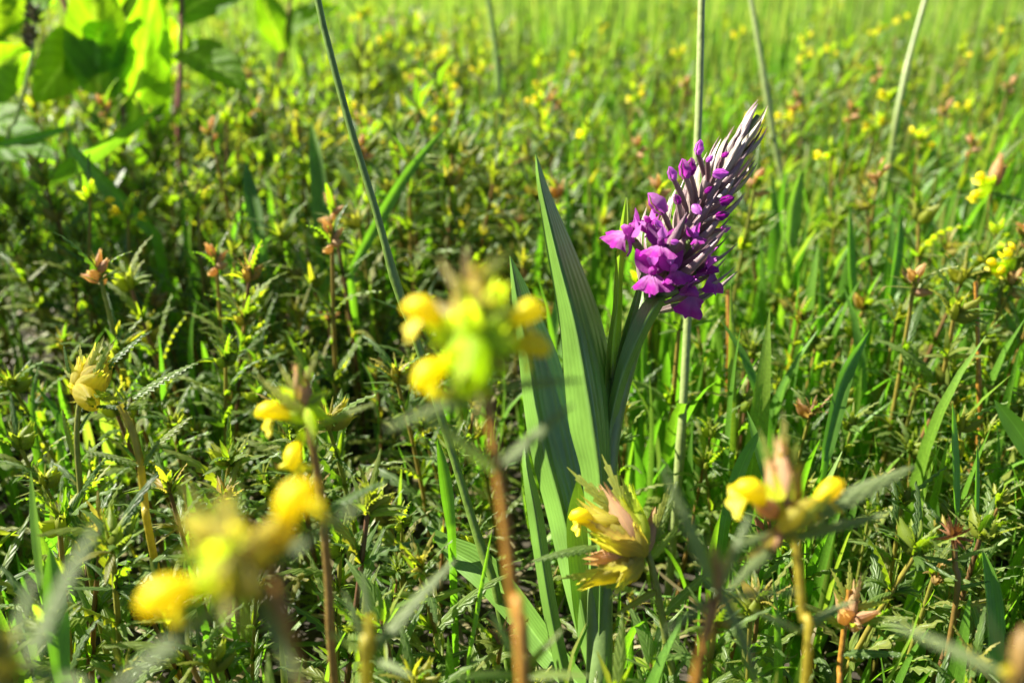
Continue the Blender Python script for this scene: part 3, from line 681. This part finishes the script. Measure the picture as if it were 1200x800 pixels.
for (a, b) in (((550, 350, .134), (545, 283, .134)), ((560, 350, .134), (580, 292, .134)), ((560, 345, .136), (603, 284, .137)), ((545, 350, .13), (512, 300, .132)), ((556, 430, .13), (560, 490, .122))):
    leaf_to(h, T['bract'], at(*a), at(*b), 'bract', (0, -1, .3))
leaves(h, [((575, 455, .134), (688, 442, .136)), ((560, 462, .13), (450, 500, .12)), ((585, 548, .135), (672, 470, .142))], 'longleaf')
leaves(h, [((583, 552, .134), (480, 470, .128))], 'longleaf')
# 2 large blurred head low on the left
h = hero('yellow_rattle', 'blurred yellow rattle with brownish calyces and two large yellow flowers', [(262, 600, .106), (290, 660, .106), (330, 740, .107), (352, 800, .108)], .0006, .0007, 'orstem')
c = at(285, 655, .106)
head_flower(h, at(290, 660, .104), at(178, 712, .100), 'fatcalyxg', True, .0062); head_flower(h, at(300, 660, .108), at(362, 572, .108), 'fatcalyx', True, .006)
for px, py, dt, cal in ((205, 600, 0, 'fatcalyx'), (235, 590, .002, 'fatcalyx'), (262, 575, .003, 'fatcalyx'), (215, 640, -.002, 'fatcalyx'), (225, 680, -.004, 'fatcalyx'), (262, 720, -.006, 'fatcalyxg'), (330, 620, .001, 'fatcalyxp'), (240, 640, -.006, 'fatcalyxg'), (275, 610, -.005, 'fatcalyx'), (250, 690, -.008, 'fatcalyx'), (300, 705, -.006, 'fatcalyx'), (225, 615, -.003, 'fatcalyx'), (305, 630, -.006, 'fatcalyx')):
    head_flower(h, c, at(px, py, .106 + dt), cal, False)
for (a, b) in (((270, 640, .106), (208, 560, .106)), ((280, 640, .106), (275, 560, .107)), ((285, 650, .104), (190, 650, .1))):
    leaf_to(h, T['bract'], at(*a), at(*b), 'bract', (0, -1, .3))
leaves(h, [((310, 665, .106), (424, 586, .108)), ((280, 690, .104), (120, 815, .094)), ((300, 690, .105), (350, 800, .098))], 'longleaf')
# 3 mid head with pink tip
h = hero('yellow_rattle', 'small yellow rattle with a pinkish tip and two yellow flowers above dark shaded leaves', [(348, 440, .195), (362, 500, .196), (376, 580, .2), (385, 680, .206), (392, 800, .214)], .0008, .0012, 'rstem')
c = at(362, 490, .195)
head_flower(h, c, at(312, 486, .191), 'calyxg', True, .0064); head_flower(h, at(355, 505, .195), at(344, 540, .188), 'calyxg', True, .0064)
for px, py, dt, cal in ((345, 422, 0, 'calyxp'), (360, 430, .002, 'calyxp'), (325, 450, -.002, 'calyxg'), (385, 455, .002, 'calyxg'), (392, 492, -.001, 'calyxg'), (372, 515, -.005, 'calyxg')):
    head_flower(h, at(358, 478, .195), at(px, py, .195 + dt), cal, False)
for (a, b) in (((355, 470, .195), (325, 425, .196)), ((352, 470, .195), (372, 410, .196)), ((362, 490, .193), (300, 440, .193))):
    leaf_to(h, T['bract'], at(*a), at(*b), 'bract', (0, -1, .3))
leaves(h, [((370, 500, .196), (440, 470, .2)), ((366, 500, .195), (285, 478, .19)), ((380, 600, .2), (455, 560, .205)), ((380, 610, .2), (320, 560, .195))])
# 4 sharp head by the orchid foot
h = hero('yellow_rattle', 'sharply seen yellow rattle beside the orchid foot, reddish calyces and one hooked yellow flower', [(748, 600, .25), (758, 640, .25), (770, 690, .252), (782, 760, .256), (790, 820, .26)], .0009, .0012, 'rstem')
c = at(752, 652, .25)
head_flower(h, at(735, 622, .25), at(655, 602, .245), 'calyx', True, .0066, 0.2)
for px, py, dt, cal in ((672, 578, .002, 'calyx'), (700, 560, .003, 'calyxp'), (680, 655, -.008, 'calyxp'), (672, 690, -.008, 'calyx'), (720, 575, 0, 'calyxg'), (735, 560, .004, 'calyxg'), (690, 625, -.010, 'calyx'), (770, 590, .004, 'calyxp'), (722, 690, -.012, 'calyx'), (745, 610, -.006, 'calyx')):
    head_flower(h, c, at(px, py, .25 + dt), cal, False, roll=_r.uniform(-.5, .5))
for (a, b) in (((735, 610, .25), (664, 548, .252)), ((740, 610, .25), (705, 532, .253)), ((750, 610, .25), (728, 560, .246)), ((760, 640, .25), (786, 566, .252)), ((745, 660, .247), (655, 680, .24)), ((762, 655, .25), (800, 610, .248)), ((745, 640, .245), (690, 610, .238)), ((752, 660, .246), (700, 668, .236))):
    leaf_to(h, T['bract'], at(*a), at(*b), 'bract', (0, -1, .35))
leaves(h, [((700, 640, .243), (622, 656, .238)), ((765, 640, .25), (795, 560, .252)), ((740, 690, .25), (665, 672, .243)), ((772, 690, .252), (720, 720, .245)), ((778, 720, .254), (840, 660, .258))])
# 5 head right of the orchid foot
h = hero('yellow_rattle', 'yellow rattle with pink-tipped dark head and two yellow flowers on a yellowish stem', [(915, 530, .178), (925, 590, .178), (934, 650, .179), (940, 720, .181), (944, 800, .184)], .0007, .001, 'gstem')
c = at(918, 612, .176)
head_flower(h, at(915, 605, .176), at(868, 575, .171), 'calyxp', True, .0072); head_flower(h, at(912, 622, .172), at(994, 562, .176), 'calyx', True, .0066)
for px, py, dt, cal in ((898, 530, 0, 'calyxp'), (914, 505, .003, 'calyxp'), (940, 535, .003, 'calyx'), (950, 590, -.006, 'calyx'), (905, 648, -.008, 'calyxp'), (930, 548, -.003, 'calyxp'), (892, 560, -.004, 'calyxg'), (935, 640, -.008, 'calyx'), (945, 570, .003, 'calyxg'), (968, 605, -.002, 'calyx')):
    head_flower(h, c, at(px, py, .178 + dt), cal, False)
for (a, b) in (((915, 570, .178), (920, 478, .182)), ((918, 575, .178), (938, 510, .18)), ((910, 570, .178), (890, 500, .18)), ((915, 620, .174), (870, 660, .166)), ((918, 630, .172), (985, 570, .17))):
    leaf_to(h, T['bract'], at(*a), at(*b), 'bract', (0, -1, .3))
leaves(h, [((925, 618, .178), (1075, 542, .19)), ((925, 632, .177), (1040, 600, .175)), ((915, 620, .176), (862, 640, .165)), ((915, 630, .176), (855, 690, .163)), ((940, 735, .181), (1005, 700, .182)), ((940, 740, .181), (885, 715, .176))], 'longleaf')
# 6 pink small head
h = hero('yellow_rattle', 'short yellow rattle with open pinkish red calyces and no petals', [(995, 690, .255), (990, 730, .256), (984, 780, .258), (980, 830, .26)], .0008, .001, 'orstem')
c = at(995, 728, .255)
for px, py, dt in ((1035, 715, -.003), (1002, 675, .002), (978, 690, .0), (1010, 735, -.01), (985, 712, -.008)): head_flower(h, c, at(px, py, .255 + dt), 'calyxp', False)
for (a, b) in (((992, 700, .255), (973, 665, .256)), ((998, 700, .255), (1020, 662, .257)), ((1000, 712, .254), (1050, 702, .255)), ((995, 700, .255), (996, 655, .258))):
    leaf_to(h, T['bract'], at(*a), at(*b), 'bract', (0, -1, .3))
leaves(h, [((990, 730, .256), (1070, 722, .25)), ((990, 735, .255), (930, 700, .25)), ((985, 765, .257), (1068, 766, .25))])
# 7 yellow-green head on the left
h = hero('yellow_rattle', 'yellow rattle with pale yellow-green calyces and no petals, on a purple stem in the shade', [(100, 440, .275), (92, 480, .276), (90, 520, .278), (94, 570, .281), (100, 640, .287)], .0008, .0011, 'rstem')
c = at(98, 462, .275)
for px, py, dt, cal in ((84, 452, -.004, 'fatcalyx'), (96, 425, .0, 'fatcalyx'), (118, 440, -.004, 'fatcalyx'), (112, 412, .003, 'calyx'), (126, 425, .002, 'fatcalyx'), (106, 470, -.009, 'fatcalyx'), (120, 462, -.004, 'calyxg')):
    head_flower(h, c, c + 1.3 * (at(px, py, .275 + dt) - c), cal, False, roll=_r.uniform(-.4, .4))
for (a, b) in (((100, 445, .275), (92, 402, .276)), ((108, 445, .275), (136, 394, .277)), ((95, 455, .273), (72, 430, .274)), ((110, 450, .272), (128, 400, .27)), ((115, 465, .274), (148, 468, .273)), ((100, 468, .272), (78, 472, .27))):
    leaf_to(h, T['bract'], at(*a), at(*b), 'bract', (0, -1, .3))
leaves(h, [((115, 440, .276), (168, 390, .278)), ((85, 450, .275), (74, 404, .276)), ((92, 505, .277), (108, 478, .276)), ((95, 540, .277), (124, 512, .274)), ((90, 540, .279), (72, 480, .277)), ((88, 590, .282), (122, 535, .276))])
h = hero('yellow_rattle', 'leafy yellow rattle stem, yellowish and curved, with a long upswept toothed leaf', [(140, 474, .27), (155, 505, .271), (164, 540, .273), (170, 590, .277), (178, 640, .281)], .0012, .0014, 'gstem')
leaves(h, [((155, 466, .272), (230, 422, .273)), ((167, 540, .273), (222, 486, .27)), ((163, 545, .272), (98, 526, .27)), ((150, 478, .27), (100, 475, .268)), ((168, 545, .271), (190, 512, .272)), ((160, 540, .272), (142, 520, .27)), ((145, 470, .27), (135, 455, .271))])
# 8 blurred leafy shoot by the camera
h = hero('yellow_rattle', 'blurred leafy rattle shoot with long grey-green leaves, before the pink-tipped head', [(838, 640, .143), (842, 690, .143), (832, 740, .143), (815, 800, .144)], .0006, .0009, 'orstem')
leaves(h, [((838, 690, .143), (778, 545, .146)), ((842, 695, .143), (880, 600, .147)), ((845, 690, .142), (893, 800, .132)), ((836, 700, .142), (770, 745, .135)), ((845, 700, .143), (935, 690, .14))], 'longleaf')
for (a, b) in (((840, 680, .143), (830, 620, .144)), ((842, 680, .143), (862, 630, .143))): leaf_to(h, T['bract'], at(*a), at(*b), 'bract', (0, -1, .3))
# 9 corner plants
h = hero('yellow_rattle', 'very blurred dark rattle head with a long pale leaning leaf', [(0, 740, .098), (10, 800, .098), (14, 850, .099)], .0009, .0012, 'rstem')
for px, py, dt, cal in ((-15, 735, 0, 'calyx'), (15, 735, 0, 'calyx'), (30, 775, -.004, 'calyx'), (-5, 790, -.005, 'calyx')): head_flower(h, at(5, 775, .098), at(px, py, .098 + dt), cal, False)
leaves(h, [((30, 778, .1), (112, 608, .112)), ((12, 775, .1), (40, 665, .108)), ((20, 785, .098), (100, 800, .092))], 'longleaf')
h = hero('yellow_rattle', 'very blurred rattle with pinkish calyces and an arching leaf', [(1196, 745, .122), (1185, 800, .122), (1180, 850, .123)], .0009, .0012, 'rstem')
for px, py, dt, cal in ((1195, 735, 0, 'calyxp'), (1210, 742, 0, 'calyxp'), (1172, 785, -.003, 'calyx')): head_flower(h, at(1190, 782, .122), at(px, py, .122 + dt), cal, False)
leaves(h, [((1180, 790, .122), (1040, 725, .13)), ((1185, 780, .12), (1150, 705, .12))], 'longleaf')
h = hero('yellow_rattle', 'blurred leafy rattle top with narrow yellow-green leaves and a long pale leaf', [(432, 720, .16), (434, 760, .16), (430, 830, .162)], .0009, .0012, 'gstem')
leaves(h, [((434, 765, .16), (534, 652, .166)), ((432, 760, .16), (402, 690, .162)), ((436, 755, .16), (424, 668, .163)), ((430, 765, .159), (385, 740, .155)), ((438, 770, .159), (480, 790, .15))], 'longleaf')
h = hero('yellow_rattle', 'blurred pair of grey toothed leaves on a short rattle stem', [(612, 720, .17), (615, 780, .17), (616, 840, .172)], .0009, .0012, 'rstem')
leaves(h, [((612, 785, .17), (575, 715, .172)), ((614, 785, .17), (660, 735, .17)), ((612, 790, .168), (530, 792, .16)), ((615, 790, .168), (690, 790, .162))])
# right-hand blurred flowers
h = hero('flowering_rattle', 'yellow rattle by the bent grass, three yellow flowers over a pink-brown calyx', [(1180, 285, .42), (1172, 340, .425), (1165, 400, .435), (1160, 480, .45)], .001, .0014, 'rstem')
for px, py, cor, cal in ((1152, 305, 1, 'calyxg'), (1178, 290, 1, 'calyxg'), (1170, 318, 1, 'calyxg'), (1200, 330, 0, 'calyxp'), (1192, 300, 0, 'calyxg')): head_flower(h, at(1180, 318, .42), at(px, py, .412), cal, cor, .0055)
leaves(h, [((1175, 345, .425), (1240, 325, .43)), ((1170, 350, .425), (1110, 345, .42)), ((1165, 400, .435), (1110, 375, .43)), ((1165, 400, .435), (1215, 370, .43))])
h = hero('flowering_rattle', 'yellow rattle with two round yellow flowers and a long thin dark leaf', [(1165, 190, .5), (1160, 240, .51), (1155, 300, .53)], .001, .0014, 'rstem')
for px, py, cor, cal in ((1142, 205, 1, 'calyxg'), (1132, 236, 1, 'calyxg'), (1165, 205, 0, 'calyxg'), (1180, 190, 0, 'calyxp'), (1175, 175, 0, 'calyxp')): head_flower(h, at(1162, 218, .5), at(px, py, .49), cal, cor, .0066)
leaves(h, [((1160, 225, .5), (1230, 245, .49)), ((1160, 225, .5), (1120, 230, .5)), ((1162, 200, .5), (1200, 160, .5))])
# rusty seedhead
h = hero('dry_seedhead', 'rusty brown spiky dry flower head on a dark red stem', [(1117, 625, .262), (1119, 660, .264), (1118, 720, .268)], .0008, .001, 'rstem')
_q = random.Random(4)
for k in range(44):
    a = at(1117, 628, .262); d = np.array([_q.gauss(0, 1), _q.gauss(0, 1), _q.gauss(0.6, 0.8)]); b = a + unit(d) * _q.uniform(.0035, .007)
    o = leaf_to(h, T['bract'], a, b, 'bract', (0.3, -1, .3)); o.material_slots[0].link = 'OBJECT'; o.material_slots[0].material = M['dry']
leaves(h, [((1119, 655, .264), (1165, 640, .262)), ((1119, 660, .264), (1075, 650, .262)), ((1118, 690, .266), (1160, 680, .264))])

# ================================================================== stalks
stalk('rush_stalk', 'long green rush stalk leaning across the shaded meadow', 'stalk', pxs((366, -60, .27), (372, 0, .272), (405, 130, .276), (440, 245, .28), (465, 335, .284), (492, 410, .29), (530, 530, .296), (560, 630, .298), (588, 720, .3)), .0010, .0016, 'gstalk')
stalk('grass_stalk', 'straight pale grass stalk passing behind the orchid spike', 'stalk', pxs((824, -60, .36), (822, 0, .36), (818, 150, .36), (808, 330, .362), (803, 430, .365), (796, 545, .37)), .0014, .0019, 'stalk')
stalk('grass_stalk', 'blurred pale green stalk rising beside the orchid tip', 'stalk', pxs((872, -40, .62), (880, 0, .62), (895, 90, .62), (910, 180, .63), (922, 245, .64)), .0018, .0024, 'stalk')
stalk('grass_stalk', 'slanting pale straw stalk, the thickest blurred stalk beyond the orchid', 'stalk', pxs((1094, -40, .66), (1084, 0, .66), (1065, 70, .66), (1050, 140, .66), (1044, 185, .67)), .0016, .0028, 'stalk')
stalk('grass_stalk', 'dark green upright stalk behind the meadow\'s yellow flowers', 'stalk', pxs((566, -40, .75), (574, 10, .75), (582, 70, .75), (586, 130, .75), (586, 185, .76)), .002, .0038, 'gstalk')
t = stalk('grass_stalk', 'pale grass stalk with a feathery seed head before the dock leaves', 'stalk', pxs((42, 20, .6), (38, 60, .6), (30, 100, .6), (18, 142, .61), (10, 175, .62)), .0006, .0018, 'stalk')
_q = random.Random(9); gs = []
for k in range(40):
    f = _q.random(); a = at(41 - 4 * f, 14 + 50 * f, .6); b = a + np.array([_q.uniform(-.006, .006), _q.uniform(-.006, .006), _q.uniform(.002, .010)])
    gs.append(sweep([a, (a + b) / 2, b], [.0004, .0013, .0002], 5))
t.part('seed_head', merge(gs), M['straw'])
stalk('bare_stalk', 'thin orange upright stalk near the yellow flowers with a pink-brown calyx', 'stalk', pxs((1143, 330, .36), (1146, 400, .365), (1147, 460, .37), (1146, 520, .38)), .0008, .0012, 'orstem')
stalk('bare_stalk', 'thin brown upright stalk near the straight pale grass stalk', 'stalk', pxs((853, 340, .44), (854, 400, .44), (853, 440, .445), (852, 480, .45)), .001, .0014, 'orstem')

# ================================================================== single broad grass leaves
def grassleaf(label, a, mid, b, wpx, mat='grass', side_v=(.8, .6, 0), keel=.35, name='grass_leaf'):
    P = smooth_path(pxs(a, mid, b), 18)[::-1]          # from base to tip
    base = P[0].copy(); g = at(*b); foot = np.array([g[0], g[1], 0.0])
    t = Thing(name, label, 'grass', foot); rows = []
    if base[2] > 0.01:
        P = np.vstack([smooth_path([foot, (foot + base) / 2, base], 5)[:-1], P])
    n = len(P); W = wpx / FPX * a[2]; sv = np.asarray(side_v, float); T_, _ = frames(P)
    for i, p in enumerate(P):
        s = i / (n - 1); wt = 0.5 * W * (0.45 + 1.3 * s) * (1 - s ** 4) if s < 0.42 else 0.5 * W * (1 - ((s - .42) / .58) ** 2.2)
        sx = unit(sv - T_[i] * np.dot(sv, T_[i])); nr = np.cross(T_[i], sx)
        if nr[1] > 0: nr = -nr
        rows.append([p + sx * wt * u + nr * abs(u) * keel * wt for u in (-1, -.5, 0, .5, 1)])
    t.part('blade', grid(rows), M[mat]); return t
grassleaf('broad bright grass leaf sweeping up below the dock leaves', (192, 122, .55), (110, 178, .56), (25, 225, .57), 24, side_v=(.3, -.5, 1))
grassleaf('broad lime grass leaf slanting down before the dock', (80, 165, .53), (115, 205, .53), (185, 275, .53), 26, side_v=(1, -.4, .6))
grassleaf('broad green grass leaf leaning behind the rush stalk', (524, 146, .5), (470, 215, .48), (410, 320, .46), 13, 'grass', side_v=(.8, .6, .1))
grassleaf('short bright upright grass leaf in the shaded turf', (288, 190, .5), (294, 230, .49), (304, 280, .48), 18)
grassleaf('lime grass leaf standing beside the rush stalk', (364, 140, .55), (372, 210, .53), (380, 330, .5), 20)
grassleaf('narrow dark grass leaf before the dock leaves', (-20, 172, .5), (30, 162, .52), (80, 150, .54), 10, side_v=(0, -.3, 1))
grassleaf('short bright green grass leaf behind the orchid flowers', (940, 198, .5), (930, 240, .49), (925, 290, .48), 22)
grassleaf('tall upright grass leaf with a blunt tip beyond the glossy arching leaf', (996, 238, .46), (996, 300, .45), (1000, 370, .44), 14)
grassleaf('upright bright grass leaf near the orange stalk', (1056, 245, .46), (1052, 290, .45), (1042, 350, .44), 15)
grassleaf('glossy arching grass leaf behind the pink-tipped rattle head', (1020, 385, .36), (990, 440, .35), (965, 540, .33), 20, side_v=(.8, .6, .1))
grassleaf('upright bright grass leaf beside the rusty dry head', (1116, 470, .3), (1117, 520, .3), (1120, 600, .295), 15)
grassleaf('narrow translucent grass leaf behind the rusty dry head', (1145, 520, .29), (1144, 560, .288), (1142, 640, .285), 10)
grassleaf('broad folded grass leaf standing below the rusty dry head', (1150, 640, .27), (1156, 700, .265), (1160, 790, .26), 34, 'grass', keel=.6)
grassleaf('broad grass leaf lying beside the thin orange stalk', (1165, 468, .33), (1190, 500, .33), (1230, 560, .33), 24, side_v=(.8, -.3, .6))
grassleaf('bright narrow grass leaf crossing behind the rush stalk foot', (512, 512, .3), (520, 560, .3), (528, 620, .3), 17)
grassleaf('thin upright grass blade before the low orchid leaf', (577, 618, .262), (563, 690, .262), (548, 775, .262), 7)
grassleaf('slim bright grass leaf behind the blurred pale leaf', (36, 550, .25), (42, 610, .25), (50, 690, .25), 15, side_v=(.9, -.4, 0))
grassleaf('broad lime grass leaf glowing at the foot of the blurred pale leaf', (58, 640, .24), (64, 700, .238), (72, 790, .235), 26)
grassleaf('bright grass leaf below the shaded orchid flowers', (893, 500, .3), (870, 545, .3), (850, 610, .295), 17, side_v=(.9, -.3, .4))
grassleaf('lime grass leaf slanting behind the pink-tipped rattle', (875, 480, .31), (890, 530, .305), (905, 580, .3), 14, side_v=(.9, -.3, -.4))

# ================================================================== dock plants
def dock(label, stems, lvs, foot):
    t = Thing('dock_plant', label, 'weed', foot)
    for pts, r in stems: P = stem_down(pxs(*pts), 16); t.part('stem', sweep(P, np.linspace(r * .8, r, 16), 8), M['dstem'])
    for (a, b, W, nrm, sag) in lvs:
        a, b = at(*a), at(*b); d = b - a; L = np.linalg.norm(d); Y = unit(d); X = unit(np.cross(Y, np.asarray(nrm, float))); Z = np.cross(X, Y); rows = []
        q = random.Random(int(L * 1e5))
        for i in range(15):
            s = i / 14; wt = W * 0.42 * (min(1, .45 + 2.2 * s)) * (1 - s ** 2.6) ** 0.75 + .0006
            ctr = a + d * s + Z * (sag * L * 4 * s * (1 - s)) * .5
            rows.append([ctr + X * (u * wt) + Z * (abs(u) * wt * .3 + .0022 * math.sin(9 * s + 5 * u + q.uniform(-.6, .6))) for u in np.linspace(-1, 1, 9)])
        t.part('leaf', grid(rows, var=q.random() * .4), M['dock'])
    return t
f1 = at(165, 185, .72); f1[2] = 0
dock('tall dock plant with dark red stems and wide lime leaves glowing in the sun', [([(140, -60, .72), (144, 60, .72), (146, 185, .72)], .0024), ([(213, -60, .74), (212, 60, .74), (210, 170, .74)], .0026), ([(60, -40, .7), (95, 60, .7), (128, 150, .71)], .0026)],
     [((115, 112, .7), (105, -40, .7), .062, (.6, -.75, .1), .1), ((150, 190, .73), (182, -20, .70), .062, (.5, -.85, .1), -.08), ((140, 40, .71), (75, 90, .69), .045, (.5, -.7, .3), .15),
      ((212, 60, .74), (290, 110, .72), .05, (.1, -.5, .9), .2), ((145, 20, .72), (200, -70, .75), .05, (.5, -.8, .1), .1), ((210, 20, .74), (330, -40, .78), .05, (.3, -.6, .6), .15),
      ((60, 0, .7), (-10, 60, .68), .055, (-.2, -.6, .7), .2), ((212, 30, .75), (170, 70, .76), .05, (.6, -.75, 0), .1), ((100, 40, .7), (40, 120, .68), .05, (.6, -.7, .2), .15),
      ((213, -40, .74), (250, -120, .78), .06, (0, -.3, 1), .15)], f1)
f2 = at(285, 150, .95); f2[2] = 0
dock('smaller dock with rounded bright leaves behind the red stems', [([(262, 60, .9), (270, 110, .91), (280, 160, .93)], .002), ([(345, -30, .92), (335, 40, .93), (325, 110, .95)], .002)],
     [((270, 110, .91), (225, 45, .9), .05, (.6, -.7, 0), .1), ((265, 80, .9), (330, 110, .88), .045, (.2, -.6, .8), .2), ((330, 60, .93), (300, -20, .92), .045, (.6, -.75, 0), .1), ((335, 40, .93), (400, 10, .92), .04, (.2, -.6, .8), .2), ((340, 0, .93), (330, -70, .93), .05, (.6, -.75, 0), .1), ((280, 140, .92), (345, 135, .9), .045, (.1, -.5, 1), .2)], f2)
f3 = at(-60, 170, .66); f3[2] = 0
dock('low dock at the meadow edge with broad lime leaves behind the bent grass', [([(-30, 30, .66), (-40, 90, .66), (-55, 170, .66)], .0024), ([(-110, -60, .68), (-100, 60, .68), (-90, 170, .68)], .0028)],
     [((-40, 90, .66), (40, 60, .64), .06, (.6, -.7, .1), .15), ((-50, 150, .66), (50, 165, .62), .05, (0, -.4, 1), .2), ((-50, 175, .65), (65, 190, .6), .06, (0, -.4, 1), .15), ((-30, 40, .66), (20, -40, .68), .05, (.6, -.7, .1), .1),
      ((-100, 20, .68), (-30, -60, .70), .07, (-.3, -.3, 1), .15), ((-105, -20, .68), (-180, -90, .68), .07, (-.3, -.3, 1), .15), ((-100, 60, .68), (-190, 50, .66), .07, (-.3, -.3, 1), .15), ((-110, -40, .68), (-90, -140, .7), .07, (-.3, -.6, .6), .1)], f3)

f4 = at(-330, 130, .5); f4[2] = 0  # dock out of view on the left, added to cast shade on the turf
dock('unseen dock with broad spreading leaves, added to shade the turf', [([(-100, -165, .5), (-180, -175, .5), (-290, -130, .5), (-318, -20, .5)], .002), ([(-310, -260, .5), (-320, -60, .5), (-330, 130, .5)], .003), ([(-260, -160, .47), (-280, 0, .47), (-300, 150, .47)], .003), ([(-390, -200, .53), (-385, 0, .53), (-370, 130, .53)], .003)],
     [((-315, y_, .5), (-315 + dx_, y_ - 50 + dy_, .5 + dz_), .075, (-.5, -.3, .8), .15) for y_, dx_, dy_, dz_ in ((-230, 90, -20, .02), (-200, -80, 30, -.04), (-150, 110, 20, -.05), (-90, -90, 20, .05), (-60, 120, 10, .02))]
     + [((-275, y_, .47), (-275 + dx_, y_ - 40 + dy_, .47 + dz_), .07, (-.5, -.3, .8), .15) for y_, dx_, dy_, dz_ in ((-140, 100, -20, -.03), (-80, 110, 20, .03), (0, 100, 20, -.04))]
     + [((-388, y_, .53), (-388 + dx_, y_ - 40 + dy_, .53 + dz_), .07, (-.5, -.3, .8), .15) for y_, dx_, dy_, dz_ in ((-180, 100, -20, -.03), (-100, 110, 20, .03), (-20, -100, 20, -.04))]
     + [((px_, py_, .5), (px_ + dx_, py_ + dy_, .5 + dz_), .07, (-.6, .1, .8), .15) for px_, py_, dx_, dy_, dz_ in ((-250, -190, 110, -40, 0), (-200, -150, 120, -60, .03), (-170, -180, 130, -20, -.03), (-120, -160, 120, -80, .02))], f4)
